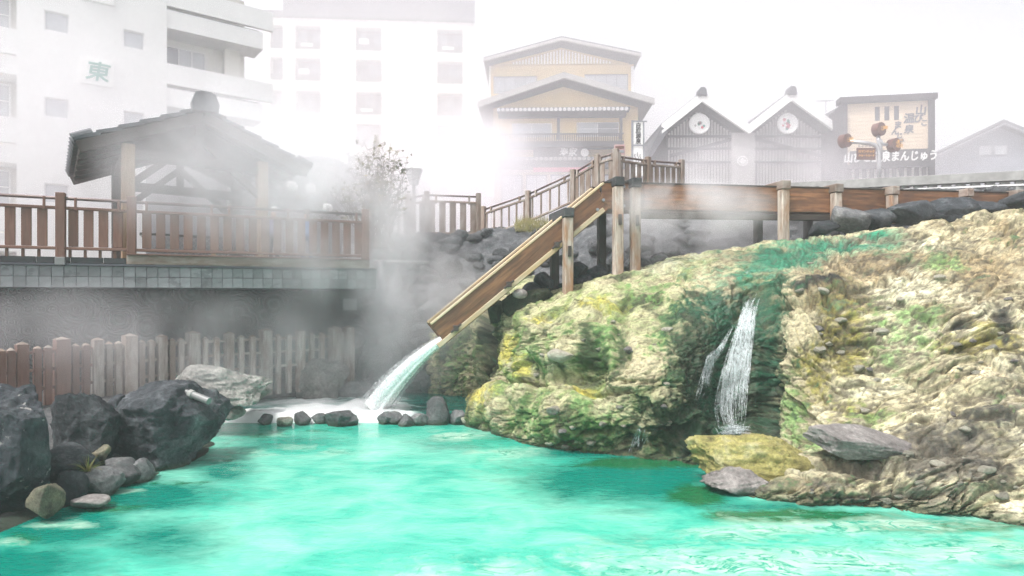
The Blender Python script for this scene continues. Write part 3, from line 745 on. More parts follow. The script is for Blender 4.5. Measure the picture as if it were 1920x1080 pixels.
boulder('stone', P(160, 940, 8.1), (.30, .2, .09), 54, M['rock_lav'], 'flat pale stone lying at the water below the grass tuft', 'stone', G2, sub=4)
boulder('stone', P(228, 880, 9.2), (.3, .3, .26), 55, M['rock_grey'], 'grey stone tucked against the largest dark boulder', 'stone', G2, sub=4)
boulder('stone', P(120, 868, 8.9), (.45, .4, .3), 56, M['rock_dark'], 'wide dark stone behind the grass tuft', 'stone', G2, sub=4)
boulder('stone', P(262, 885, 9.35), (.2, .25, .2), 57, M['rock_grey'], 'small grey stone touching the green shallows left of the largest boulder', 'stone', G2, sub=4)
boulder('stone', P(190, 850, 9.3), (.14, .14, .12), 58, M['rock_ochre'], 'small rusty stone above the grass tuft', 'stone', G2, sub=4)
# dam
dam = [(497,793,.17,'rounded dark'),(532,790,.19,'pale round'),(567,790,.21,'low grey'),(600,788,.19,'small grey'),(640,782,.32,'wide grey'),(655,795,.2,'flat'),(722,790,.2,'small mossy'),(738,784,.2,'small dark'),
       (763,768,.19,'dark greenish'),(786,778,.19,'grey'),(819,772,.30,'tall pointed'),(858,772,.19,'upright dark'),(876,782,.16,'cream')]
order = ['first','second','third','fourth','fifth','sixth','seventh','eighth','ninth','tenth','eleventh','twelfth','thirteenth']
for i, (x, y, r, d) in enumerate(dam):
    D = 13.45 - .12 * math.sin(i * 1.7)
    mt = M['rock_cream'] if d in ('pale round', 'cream') else M['rock_grey']
    hz = r * (1.25 if 'pointed' in d or 'upright' in d else .85)
    c = P(x, y, D); c.z = hz * .55
    boulder('dam_stone', c, (r, r * .9, hz), 70 + i, mt, f'{d} stone, {order[i]} from the left in the row damming the foam', 'stone', 'row of stones between the two pools', sub=4, planes=11)
# boulders in the pool by the cliff
boulder('boulder', P(1416, 866, 9.4), (1.02, .6, .47), 101, M['rock_yellow'], 'sulphur yellow boulder at the foot of the waterfall', group='boulders at the foot of the rock slope', n_amp=.22, rz=-.15, planes=16, sub=6, freq=1.6)
boulder('boulder', P(1376, 900, 8.95), (.62, .4, .27), 103, M['rock_lav'], 'dark grey block under the sulphur yellow boulder', group='boulders at the foot of the rock slope', n_amp=.24, sub=5, planes=13, freq=1.8)
boulder('boulder', P(1628, 840, 8.75), (.92, .46, .29), 107, M['rock_lav'], 'smooth lavender grey boulder lying on the rock slope right of the yellow one', group='boulders at the foot of the rock slope', n_amp=.10, planes=20, rx=.12, sub=6, freq=1.4)
# stones stuck in the crust: parts of the slope
rb = random.Random(5)
vs_ = [rock_mesh('stone', 400 + i, [M['rock_cream'], M['rock_cream'], M['rock_cream'], M['rock_lav']][i % 4], sub=3, planes=7) for i in range(8)]
spots = [(1252,618,10),(1180,657,11),(1055,667,22),(1400,815,9),(1035,768,14),(1540,655,12),(1555,645,7),(1575,600,10),(1535,615,8),(1580,660,9),(1650,622,12),(1610,690,11),(1860,653,12),(1790,645,10),(1545,545,12),
         (1500,545,9),(1130,795,9),(1110,830,8),(1060,838,8),(1030,830,8),(1520,495,6),(1690,455,8),(1830,700,10),(1690,560,7),(1760,520,9),(1620,770,10),(1700,850,10),(1810,805,10),(1760,870,12),(1850,880,14),(1880,930,12),(1720,905,12),(1660,940,12)]
spots += [(rb.uniform(1000, 1260), rb.uniform(600, 820), rb.uniform(4, 8)) for _ in range(16)] + [(rb.uniform(1500, 1910), rb.uniform(470, 930), rb.uniform(3, 8)) for _ in range(34)]
for (x, y, r) in spots:
    p = on_cliff(x, y, .0); s = r / FPX * p.y
    put(bpy.data.objects.new('embedded_stone', rb.choice(vs_)), Matrix.Translation(p) @ Matrix.Rotation(rb.uniform(0, 6), 4, 'Z') @ Matrix.Rotation(rb.uniform(-.4, .4), 4, 'X') @ Matrix.Diagonal((s * 1.3, s, s * .65, 1)), cliff)
# dark boulders along the ridge, in front of the level flume
GR = 'dark boulders on the ridge below the level flume'
ridge = [(1588,412,38,26,'round grey boulder on the ridge nearest the green stream'),(1640,414,38,22,'dark angular boulder second on the ridge from the green stream'),(1700,402,44,24,'dark brown topped boulder on the ridge in front of a flume post'),
         (1745,410,34,17,'low dark boulder on the ridge in the middle of the row'),(1785,395,46,23,'long dark boulder on the ridge below the concrete railing'),(1845,392,44,20,'dark boulder last but one along the ridge to the right'),
         (1905,384,40,22,'dark boulder at the right edge of the photo on the ridge'),(1545,428,26,15,'low dark rock under the flume left of the round grey boulder')]
for i, (x, y, rx_, ry_, lab) in enumerate(ridge):
    D = 15.0 + .15 * (i % 2)
    boulder('boulder', P(x, y, D), (rx_ / FPX * D * 1.1, .4, ry_ / FPX * D * 1.15), 130 + i, M['rock_grey' if i == 0 else 'rock_dark'], lab, group=GR, sub=4, n_amp=.12)
GU = 'rocks under the sloping flume'
under = [(990,570,46,30,M['rock_mossy'],'mossy dark boulder under the sloping flume'),(975,551,13,8,M['rock_lav'],'smooth pale cobble lying on the mossy boulder under the flume'),(1022,527,20,15,M['rock_dark'],'black rock on top of the mossy boulder'),
         (1000,545,24,14,M['rock_dark'],'black rock wedged under the lower flume board'),(1055,552,26,18,M['rock_dark'],'dark rock at the foot of the front flume post'),(1092,535,26,20,M['rock_dark'],'dark rock between the two front flume posts'),
         (1125,515,26,18,M['rock_dark'],'dark rock behind the tall flume post'),(1080,508,22,16,M['rock_dark'],'dark rock behind the front flume post'),(930,590,22,24,M['rock_mossy'],'mossy rock below the flume at the top of the dark groove'),
         (1200,500,24,14,M['rock_grey'],'grey rock at the foot of the right tall post'),(1240,492,28,16,M['rock_grey'],'grey rock in the steam right of the tall posts')]
for i, (x, y, rx_, ry_, mt, lab) in enumerate(under):
    D = 14.75 if i > 1 else (14.2 if i == 0 else 13.75)
    if i == 8: D = 14.6
    boulder('rock', P(x, y, D), (rx_ / FPX * D * 1.1, .35 if i != 1 else .12, ry_ / FPX * D * 1.2), 160 + i, mt, lab, 'rock', GU, sub=4, n_amp=.12 if i != 1 else .03, planes=9 if i != 1 else 2)

# ---- grass tuft on the left stones
g = thing('grass_tuft', P(165, 888, 8.6), 'yellow green grass tuft growing between the dark stones', 'grass')
m_, t_, b_ = newmat('grass_blade'); N = NT(t_)
N.l(N.ramp(N.rnd(), [(0, (.10, .14, .02)), (.7, (.22, .24, .04)), (1, (.34, .2, .06))]), b_.inputs['Base Color'])
rg = random.Random(3)
for k in range(60):
    a = rg.uniform(0, 2 * math.pi); l = rg.uniform(.14, .34); d = Vector((math.cos(a), math.sin(a), 0)); lean = rg.uniform(.2, .95)
    o = P(165, 888, 8.6); pts = []
    for i in range(6):
        u = i / 5; pts.append(o + d * (l * lean * u) + Vector((0, 0, l * (u * (1.15 - .2*lean) - .75 * lean * u * u))))
    sd_ = d.cross(Vector((0, 0, 1))) * .006
    v_ = []
    for i, p in enumerate(pts):
        w_ = 1 - i / 5.2; v_ += [p - sd_ * w_, p + Vector((0, 0, -.002)), p + sd_ * w_]
    mesh_obj('blade', v_, [(3*i+k2, 3*i+k2+1, 3*i+k2+4, 3*i+k2+3) for i in range(5) for k2 in (0, 1)], m_, g, smooth=True)

# ---- plastic pipe on the boulder
p0, p1 = P(330, 727, 10.35), P(392, 752, 10.15)
pp = thing('drain_pipe', p0, 'grey plastic pipe lying across the dark boulder top', 'pipe')
d = (p1 - p0).normalized()
mb = MB(); mb.tube([p0 - d * .1, p0 + (p1 - p0) * .55], .042, 14); mb.build('pipe', M['pvc'], pp, smooth=False)
mb = MB(); mb.tube([p0 + (p1 - p0) * .42, p0 + (p1 - p0) * .52], .066, 14); mb.build('collar', M['concrete'], pp)
mb = MB(); mb.tube([p0 + (p1 - p0) * .52, p1], .055, 14); mb.build('socket', M['pvc'], pp)

# ---- wooden flume
fd = Vector((.975, .221, 0)).normalized(); fn = Vector((-fd.y, fd.x, 0))
J = XZ(1155, 0, 14.2)
def FL(px, off=0):           # point on the flume's near face line below photo column px
    k = (px - 960) / FPX
    s_ = (k * J.y - J.x) / (fd.x - k * fd.y)
    return J + fd * s_ + fn * off
flm = thing('wooden_flume', FL(1060), 'long wooden hot water flume on posts, sloping down to a spout', 'flume')
def zt(px):      # level part, top of the near board
    return 5.21 + .015 * (FL(px) - FL(1200)).length * (1 if px > 1200 else -1)
FW = .72
for off in (0, FW):
    nm = 'side_board'
    segs = [(1128, 1205), (1206, 1462), (1463, 1562), (1563, 1664), (1665, 1805), (1806, 2000)]
    for a, e in segs:
        A, E = FL(a, off), FL(e, off); A.z = zt(a) - .29; E.z = zt(e) - .29
        board(nm, A, E, .58, .06, M['flume'], flm)
        A, E = FL(a, off), FL(e, off); A.z = zt(a) + .015; E.z = zt(e) + .015
        board('top_rim', A, E, .035, .09, M['darkwood'], flm)
    # slope
    A, E = FL(1131, off), FL(821, off); A.z = 4.86; E.z = 1.905
    board(nm, A, E, .52, .065, M['flume'], flm, bev=.012)
    A2, E2 = A.copy(), E.copy(); A2.z += .335; E2.z += .335; E2 += fd * -.15 + Vector((0, 0, -.12))
    board('top_rim', A2, E2, .05, .10, M['flume_pale'], flm)
    A2, E2 = A.copy(), E.copy(); A2.z -= .25; E2.z -= .25; A2 -= fn * .02; E2 -= fn * .02
    board('edge_strip', A2, E2, .10, .08, M['flume_pale'], flm)
A, E = FL(1131, FW / 2), FL(821, FW / 2); A.z = 4.62; E.z = 1.665
board('floor_board', A, E, .05, FW - .07, M['flume'], flm)
A, E = FL(1128, FW / 2), FL(2000, FW / 2); A.z = zt(1128) - .55; E.z = zt(2000) - .55
board('floor_board', A, E, .05, FW - .07, M['flume'], flm)
A, E = FL(1200, .04), FL(2000, .04); A.z = zt(1200) - .70; E.z = zt(2000) - .70
board('under_beam', A, E, .14, .14, M['darkwood'], flm)
def fpost(px, ytop, yfoot, off, cap=True, mat='post', w_=.2):
    p = FL(px, off)
    zt_ = EYE + (HOR - ytop) / FPX * p.y; zf = EYE + (HOR - yfoot) / FPX * p.y
    o = board('post', (p.x, p.y, zf - .25), (p.x, p.y, zt_), w_, w_, M[mat], flm, up=tuple(fd), bev=.02)
    return p, zt_
for px, yt, yf in ((1061, 408, 556), (1154, 350, 536), (1186, 352, 500), (1462, 356, 446), (1560, 362, 410), (1664, 366, 400), (1802, 370, 385), (1895, 372, 384)):
    p, z = fpost(px, yt, yf, -.14)
    q_ = FL(px, FW + .14)
    board('cross_beam', p - fn * .13 + Vector((0, 0, z + .105)), q_ + fn * .1 + Vector((0, 0, z + .105)), .20, .22, M['capwood' if px < 1400 else 'greybrown'], flm, bev=.015)
    board('post', (q_.x, q_.y, z - (2.3 if px < 1400 else 1.2)), (q_.x, q_.y, z), .18, .18, M['darkwood'], flm, up=tuple(fd), bev=.02)
    # wedge key through the post
    if px < 1200:
        k = p - fn * .13; board('wedge', k + Vector((0, 0, z - .85)), k + Vector((0, 0, z - .62)), .07, .06, M['darkwood'], flm, up=tuple(fd))
for px in (852, 948, 1038):
    f_ = (px - 821) / (1131 - 821); A, E = FL(1131), FL(821); c = E.lerp(A, f_); c.z = 1.905 + (4.86 - 1.905) * f_ - .17
    board('tie_beam', c - fn * .16, c + fn * (FW + .16), .12, .10, M['darkwood'], flm, up=(0, 0, 1))
    sl = (Vector((A.x, A.y, 4.86)) - Vector((E.x, E.y, 1.905))).normalized()
    board('wedge', c - fn * .11 - sl * .14, c - fn * .11 + sl * .14, .045, .05, M['darkwood'], flm)
mb = MB()
for x, y in ((1130, 375), (1119, 393), (1168, 386), (1168, 350)):
    p = FL(x, -.035); p.z = EYE + (HOR - y) / FPX * p.y
    mb = MB(); mb.tube([p + fn * .02, p - fn * .03], .035, 8); mb.build('bolt', M['grey_metal'], flm)

# ---- jet from the spout
m_, t_, b_ = newmat('jet_water'); N = NT(t_)
b_.inputs['Base Color'].default_value = (.86, .89, .9, 1); b_.inputs['Roughness'].default_value = .5
N.l(N.ramp(N.noise(N.pos((9, 9, 3.2)), 2.5, 5, .6), [(.42, (0, 0, 0)), (.7, (.5, .5, .5))]), b_.inputs['Alpha'])
A = FL(836, FW / 2); A.z = 1.78
E = XZ(700, .17, 14.2)
rs = random.Random(2); mb = MB()
def jet(st, en, r0, r1, n=20, wob=.0, seed=0):
    rows = 40; v_ = []
    ax2 = (en - st).normalized(); up_ = Vector((0, 0, 1)); sd2 = fn.normalized()
    for i in range(rows):
        u = i / (rows - 1); p = st.lerp(en, u); p.z = st.z + (en.z - st.z) * (.62 * u + .38 * u * u)
        ra = r0[0] + (r1[0] - r0[0]) * u; rb_ = r0[1] + (r1[1] - r0[1]) * u
        for k in range(n):
            a = 2 * math.pi * k / n
            w_ = 1 + wob * (math.sin(7 * a + seed) * .5 + math.sin(13 * a + 2 * u + seed) * .35 + rs.uniform(-.1, .1)) * (.4 + u)
            v_.append(p + (fd * math.cos(a) * .72 - up_ * math.cos(a) * .69) * ra * w_ + sd2 * math.sin(a) * rb_ * w_)
    mb.add(v_, [(i*n+k, i*n+(k+1) % n, (i+1)*n+(k+1) % n, (i+1)*n+k) for i in range(rows - 1) for k in range(n)])
jet(A, E, (.10, .28), (.33, .36), 44, .22, 4)
core = MB(); keep = mb; mb = core
jet(A, E, (.08, .25), (.25, .27), 40, .14, 9); mb = keep
wm = plain('aerated_water', (.97, .97, .97), .9, noise=.02, scale=8, bump=.01); wm.node_tree.nodes['Principled BSDF'].inputs['Specular IOR Level'].default_value = .1
core_o = core.build('jet_core', wm, smooth=True)
jt = mb.build('water_jet', m_, smooth=True)
core_o.parent = jt
tag(jt, 'white jet of hot water pouring from the flume spout', 'water jet', kind='stuff')
rs = random.Random(12); mb = MB()
for k in range(40):
    st = A + fn * rs.uniform(-.3, .3) + fd * rs.uniform(-.1, 1.0); f_ = (st - A).dot(fd); st.z = 1.74 + f_ * .76
    en = A + fn * rs.uniform(-.3, .3); en.z = 1.74
    mb.tube([st + Vector((0, 0, .03)), (st + en) / 2 + Vector((0, 0, .03)), en + Vector((0, 0, .03))], .03, 5)
tag(mb.build('flume_stream', m_, smooth=True), 'thin sheet of water sliding inside the sloping flume', 'water', kind='stuff')

# ---- deck on the left: slab, tiles, planks
DK0 = Vector((-9.6, 12, 0)); dk = Vector((.91, .41, 0)).normalized(); dn = Vector((-dk.y, dk.x, 0))
def DT(px):
    k = (px - 960) / FPX
    return (k * DK0.y - DK0.x) / (dk.x - k * dk.y)
def DP(t_, z, off=0): p = DK0 + dk * t_ + dn * off; p.z = z; return p
T0, T1 = -2.2, DT(706)
deck = thing('deck', DP(2, 2.9), 'dark viewing deck with a grey tiled edge over the carved wall', 'deck')
mb = MB(); mb.box((T0, .03, 2.86), (T1, 9, 3.30)); mb.build('slab', M['dark_grey'], deck, frame(DK0, dk))
m_, t_, b_ = newmat('grey_stone_tile'); N = NT(t_)
v = N.coord('Object'); r = N.rnd()
c = N.mix(N.noise(v, 9, 5), (.13, .135, .145), (.25, .255, .265))
hv = N.n('ShaderNodeHueSaturation'); N.l(N.math('ADD', N.math('MULTIPLY', r, .5), .72), hv.inputs['Value']); N.l(c, hv.inputs['Color'])
st_ = N.ramp(N.noise(N.pos((1, 1, 1.5)), 3.3, 4), [(.58, (0, 0, 0)), (.62, (1, 1, 1))])
N.l(N.mix(N.math('MULTIPLY', st_, .45), hv.outputs[0], (.06, .06, .065)), b_.inputs['Base Color']); b_.inputs['Roughness'].default_value = .5
tile_m = m_
t_ = T0
while t_ < T1 - .02:
    e = min(t_ + .2, T1)
    for z0, z1 in ((2.868, 3.075), (3.083, 3.29)):
        board('tile', DP(t_ + .004, (z0 + z1) / 2, .015 - random.uniform(0, .004)), DP(e - .004, (z0 + z1) / 2, .015), z1 - z0, .03, tile_m, deck, bev=.004)
    t_ += .2
mb = MB(); mb.box((T0, -.05, 3.297), (T1, .06, 3.335)); mb.build('coping', M['dark_grey'], deck, frame(DK0, dk))
for k in range(9):
    a = T0 + k * .55
    if a < DT(236): board('edge_plank', DP(a, 3.40, .05), DP(min(a + .54, DT(236)), 3.40, .05), .12, .05, M['capwood'], deck)
board('edge_beam', DP(DT(238), 3.43, .02), DP(DT(692), 3.43, .02), .19, .14, M['greybrown'], deck)
board('edge_beam', DP(DT(238), 3.535, 0), DP(DT(692), 3.535, 0), .03, .22, M['brown'], deck)
for k in range(24): board('deck_board', DP(T0, 3.335, .3 + k * .3), DP(T1, 3.335, .3 + k * .3), .05, .285, M['greybrown'], deck, bev=.005)

# ---- deck railing
rl = thing('deck_railing', DP(2, 3.4), 'reddish brown wooden railing with wide boards along the deck', 'railing')
posts = [DT(-130), DT(114), DT(247), DT(480), DT(685)]
for i, p in enumerate(posts):
    board('post', DP(p, 3.36 if i < 2 else 3.55, .0), DP(p, 4.70, .0), .16, .14, M['brown'], rl, up=tuple(dk), bev=.012) if i != 3 else None
    if i == 1: board('post_shoe', DP(p, 3.30, -.015), DP(p, 3.45, -.015), .165, .16, M['pvc'], rl, up=tuple(dk))
mb = MB(); mb.tube([DP(T0, 4.60, .0), DP(posts[-1], 4.58, 0)], .032, 10); mb.build('handrail', M['steel'], rl, smooth=True)
board('upper_rail', DP(T0, 4.415, .02), DP(posts[-1], 4.395, .02), .055, .10, M['brown'], rl)
board('lower_rail', DP(T0, 3.63, .02), DP(posts[-1], 3.62, .02), .055, .10, M['brown'], rl)
t_ = T0 + .1
while t_ < posts[-1] - .12:
    if min(abs(t_ - p) for i, p in enumerate(posts) if i != 3) > .13:
        board('picket', DP(t_, 3.66, .02), DP(t_, 4.387, .02), .165, .035, M['brown'], rl, up=tuple(dk))
        if t_ < DT(236): board('stub', DP(t_ - .06, 3.44, .05), DP(t_ - .06, 3.60, .05), .05, .05, M['brown'], rl, up=tuple(dk))
    t_ += .25
for px in (83, 142, 223, 275, 397, 430, 540, 576, 668):
    board('strap', DP(DT(px), 4.36, -.02), DP(DT(px), 4.62, -.02), .045, .03, M['brown'], rl, up=tuple(dk))
for t_ in (DT(488), DT(400)): board('stub', DP(t_, 3.55, .02), DP(t_, 3.62, .02), .09, .08, M['tan'], rl, up=tuple(dk))

# ---- carved wall under the deck
wd = Vector((.82, .57, 0)).normalized(); W0 = XZ(-60, .3, 13.2)
m_, t_, b_ = newmat('carved_wave_wall'); N = NT(t_)
co = N.n('ShaderNodeTexCoord'); mp = N.n('ShaderNodeMapping'); N.l(co.outputs['Object'], mp.inputs[0])
flow = N.noise(mp.outputs[0], .45, 2, .5)
wv_ = N.n('ShaderNodeTexWave', wave_type='RINGS', rings_direction='SPHERICAL'); wv_.inputs['Scale'].default_value = 1.0
vor = N.n('ShaderNodeTexVoronoi', voronoi_dimensions='3D'); vor.inputs['Scale'].default_value = 1.25; vor.inputs['Randomness'].default_value = .75
N.l(mp.outputs[0], vor.inputs['Vector'])
ringa = N.math('SINE', N.math('MULTIPLY', vor.outputs['Distance'], 75))
vor2 = N.n('ShaderNodeTexVoronoi', voronoi_dimensions='3D'); vor2.inputs['Scale'].default_value = 4.4; vor2.inputs['Randomness'].default_value = .35; N.l(mp.outputs[0], vor2.inputs['Vector'])
ringb = N.math('SINE', N.math('MULTIPLY', vor2.outputs['Distance'], 32))
sel = N.ramp(flow, [(.48, (0, 0, 0)), (.54, (1, 1, 1))])
hh = N.mix(sel, ringa, ringb)
sc_ = N.ramp(N.noise(mp.outputs[0], 2.2, 6, .65), [(.5, (0, 0, 0)), (.72, (1, 1, 1))])
ridge_c = N.ramp(hh, [(.2, (.018, .02, .025)), (.95, (.075, .08, .09))])
N.l(N.mix(N.math('MULTIPLY', sc_, .5), ridge_c, (.13, .13, .135)), b_.inputs['Base Color'])
b_.inputs['Roughness'].default_value = .6
N.l(N.bump(hh, .03, .8), b_.inputs['Normal'])
mb = MB(); mb.box((0, 0, 0), (9.4, .4, 2.6))
wall = mb.build('carved_wall', m_, None, frame(W0, wd))
tag(wall, 'dark wall carved with wave patterns under the deck', 'wall')
mb = MB(); mb.box((-.03, 0, -.12), (.33, .05, .18)); mb.box((0, -.012, -.09), (.30, 0, .15))
cb = mb.build('junction_box', M['grey_metal'], None, frame(XZ(646, 2.45, 16.6), wd)); tag(cb, 'plain grey service box fixed to the carved wall by the bank', 'box')
# ---- low picket fence in front of it
lf = thing('picket_fence', XZ(330, .6, 13.75), 'low weathered picket fence with capped posts below the carved wall', 'fence')
def LP(px, z): return XZ(px, z, 11 + 5.5 * px / 655)
seq = [(-40,'b'),(-18,'s'),(2,'s'),(20,'s'),(41,'m'),(70,'s'),(90,'s'),(116,'b'),(141,'s'),(161,'s'),(183,'m'),(204,'s'),(222,'s'),(243,'b'),(265,'s'),(283,'s'),(303,'m'),(322,'s'),(339,'s'),(361,'b'),(384,'s'),(405,'s'),(429,'m'),(452,'s'),(473,'s'),(498,'b'),(521,'s'),(541,'s'),(563,'m'),(584,'s'),(603,'s'),(627,'b'),(640,'s'),(653,'b')]
ld = (LP(600, 0) - LP(20, 0)).normalized()
for px, k in seq:
    w_, h_ = {'b': (.235, 1.93), 'm': (.18, 1.88), 's': (.115, 1.79)}[k]
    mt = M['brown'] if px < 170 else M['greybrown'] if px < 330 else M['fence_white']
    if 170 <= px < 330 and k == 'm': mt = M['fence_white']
    nm = {'b': 'post', 'm': 'post', 's': 'picket'}[k]
    a, e = LP(px, .35), LP(px, h_ - .04)
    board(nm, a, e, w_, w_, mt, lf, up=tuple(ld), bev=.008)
    mb = MB(); s_ = w_ / 2 * 1.02
    mb.add([(-s_, -s_, 0), (s_, -s_, 0), (s_, s_, 0), (-s_, s_, 0), (0, 0, .05)], [(0, 1, 4), (1, 2, 4), (2, 3, 4), (3, 0, 4), (3, 2, 1, 0)])
    mb.build('post_cap' if k != 's' else 'picket_cap', M['greybrown'], lf, frame(e + Vector((0, 0, .001)), ld))
for z in (1.68, 1.36, 1.02):
    for i in range(len(seq) - 1):
        a, e = seq[i][0], seq[i + 1][0]
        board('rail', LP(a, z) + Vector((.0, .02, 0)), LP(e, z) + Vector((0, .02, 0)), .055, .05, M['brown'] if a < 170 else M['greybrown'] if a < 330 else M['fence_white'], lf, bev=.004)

# ---- pavilion
pd = Vector((.81, .585, 0)).normalized(); pn = Vector((-pd.y, pd.x, 0))
PR = XZ(383, 0, 14.2)
sc_p = 14.2 / 13.5
zr, ze, hw, dep = 2.7 + 350 * 14.2 / 1200, 2.7 + 292 * 12.9 / 1200, 2.32, 4.7
pv = thing('pavilion', (PR.x, PR.y, 3.35), 'grey tiled timber pavilion standing on the deck in the steam', 'pavilion')
FM = frame(PR, pd)
def pw(x, y, z): return FM @ Vector((x, y, z))
rise = zr - ze; n_c = 6
for s in (-1, 1):
    rf = None
    for k in range(n_c):
        a, e = k / n_c, (k + 1) / n_c + .03
        lift = .05
        pa = pw(s * hw * a, dep / 2, zr - rise * a + .02); pe = pw(s * hw * e, dep / 2, zr - rise * e + lift + .02)
        o = board('tile_course', pa, pe, dep, .07, M['roof_tile'], pv, up=tuple(pn), bev=0)
    board('soffit_board', pw(s * .04, dep / 2, zr - .10), pw(s * hw * .985, dep / 2, ze - .075), dep - .15, .05, M['darkwood'], pv, up=tuple(pn), bev=0)
    for y in (0.03, dep - .03):
        board('bargeboard', pw(0, y, zr - .16), pw(s * hw, y, ze - .14), .24, .06, M['darkwood'], pv)
    for k in range(12):
        y = .1 + (dep - .2) * k / 11
        mb = MB(); mb.tube([pw(s * (hw - .25), y, ze + .19), pw(s * (hw + .10), y, ze + .03)], .105, 10); mb.build('eave_tile', M['roof_tile'], pv)
        if k % 2 == 0: board('rafter', pw(s * .1, y + .2, zr - .20), pw(s * hw * .98, y + .2, ze - .15), .10, .07, M['darkwood'], pv)
board('ridge_cap', pw(0, -.05, zr + .08), pw(0, dep, zr + .08), .22, .26, M['roof_tile'], pv)
mb = MB(); mb.prism([(-.26, -.12), (-.28, .05), (-.2, .27), (-.1, .31), (.1, .31), (.2, .27), (.28, .05), (.26, -.12)], -.14, .06); mb.build('ridge_ornament', M['roof_tile'], pv, FM @ Matrix.Translation((0, -.05, zr + .04)))
pz = ze - .18
fl_ = XZ(240, 0, 13.55); fr_ = XZ(491, 0, 15.35)
back = pn * 2.6
posts = {'fl': fl_, 'fr': fr_, 'bl': fl_ + back, 'br': fr_ + back}
for k, p in posts.items():
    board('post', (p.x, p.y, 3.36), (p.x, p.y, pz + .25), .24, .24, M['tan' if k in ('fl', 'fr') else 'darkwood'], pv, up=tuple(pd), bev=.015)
for a, e in (('fl', 'fr'), ('bl', 'br'), ('fl', 'bl'), ('fr', 'br')):
    A, E = posts[a].copy(), posts[e].copy(); A.z = E.z = pz - .25 if a in ('bl',) else pz + .05
    board('tie_beam', A, E, .22, .16, M['darkwood'], pv)
for y in ('b', 'f'):
    A, E = posts[y + 'l'], posts[y + 'r']; mid = (A + E) / 2
    lo = pz - .25 if y == 'b' else pz + .05
    for q_ in (A, E):
        board('brace', Vector((q_.x, q_.y, lo - .62)).lerp(Vector((mid.x, mid.y, lo - .62)), .05), (mid.x, mid.y, lo + .55), .15, .13, M['darkwood'], pv)
    board('king_post', (mid.x, mid.y, lo + .1), (mid.x, mid.y, zr - .2), .16, .15, M['darkwood'], pv, up=tuple(pd))
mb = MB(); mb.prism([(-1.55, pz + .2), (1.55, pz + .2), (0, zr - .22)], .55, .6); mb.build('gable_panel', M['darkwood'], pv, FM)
# ---- railings further back
def railing(name, label, pts, h, mat, boards=.25, bw=.15, group=None, post_w=.15, rail_z=(.93, .16), hand=True, posts=None, straps=True):
    """pts: list of ground points along the top of the bank; one section between each pair"""
    r_ = thing(name, pts[0], label, 'railing', group)
    for i, p in enumerate(pts):
        hp = h + (.12 if posts is None else posts[i])
        d_ = (pts[min(i + 1, len(pts) - 1)] - pts[max(i - 1, 0)]); d_.z = 0
        board('post', p - Vector((0, 0, .1)), p + Vector((0, 0, hp)), post_w, post_w, mat, r_, up=tuple(d_.normalized()), bev=.012)
    for a, e in zip(pts[:-1], pts[1:]):
        d_ = e - a; L = d_.length; d_ = d_ / L; up = Vector((0, 0, 1)); hd = Vector((d_.x, d_.y, 0)).normalized()
        if hand:
            mb = MB(); mb.tube([a + up * h, e + up * h], .03, 8); mb.build('handrail', M['steel'], r_, smooth=True)
        board('upper_rail', a + up * h * rail_z[0] * .93, e + up * h * rail_z[0] * .93, .06, .08, mat, r_)
        board('lower_rail', a + up * h * rail_z[1], e + up * h * rail_z[1], .06, .08, mat, r_)
        n_ = max(1, int(L / boards))
        for k in range(n_):
            p = a + d_ * (L * (k + .5) / n_)
            board('picket', p + up * h * rail_z[1], p + up * (h * rail_z[0] * .93 - .02), bw, .03 if bw > .1 else .05, mat, r_, up=tuple(hd))
        if straps:
            for f_ in (.18, .82):
                p = a.lerp(e, f_); board('strap', p + up * h * .82, p + up * (h + .03), .05, .10, mat, r_, up=tuple(hd))
    return r_
GB = M['greybrown']
railing('railing', 'short board railing between two posts above the lava stones', [P(765, 458, 19.8), P(800, 450, 20.2), P(897, 452, 20.6)], 1.42, GB, boards=.33, bw=.2)
railing('railing', 'thin railing sloping down behind the bare shrub', [P(692, 466, 18.5), P(730, 457, 19.1), P(764, 455, 19.7)], 1.0, GB, boards=.24, bw=.06, straps=False)
railing('stair_railing', 'baluster railing climbing beside the steps towards the flume top', [P(906, 452, 20.6), P(990, 425, 19.9), P(1074, 388, 19.2)], 1.0, GB, boards=.27, bw=.05)
railing('railing', 'steep boarded railing climbing to the corner post above the flume', [P(1075, 388, 19.2), P(1120, 362, 18.7), P(1155, 352, 18.4)], 1.0, GB, boards=.2, bw=.17)
railing('railing', 'hazy board railing running right behind the tall flume posts', [P(1158, 352, 18.4), P(1215, 358, 19.2), P(1278, 360, 20.2)], .9, GB, boards=.26, bw=.18)
# concrete rail along the street on the right
cr = thing('concrete_railing', P(1700, 370, 22), 'long concrete rail with grey uprights along the street at right', 'railing')
A, E = P(1470, 352, 22.5), P(2080, 322, 19.5)
board('top_rail', A, E, .30, .30, M['concrete'], cr)
board('base_rail', A - Vector((0, 0, .26)), E - Vector((0, 0, .30)), .06, .2, M['white_paint'], cr)
n_ = 23
for k in range(n_):
    p = A.lerp(E, (k + .3) / n_); board('upright', p - Vector((0, 0, 1.2)), p - Vector((0, 0, .15)), .28, .1, M['concrete'], cr, up=(1, 0, 0))

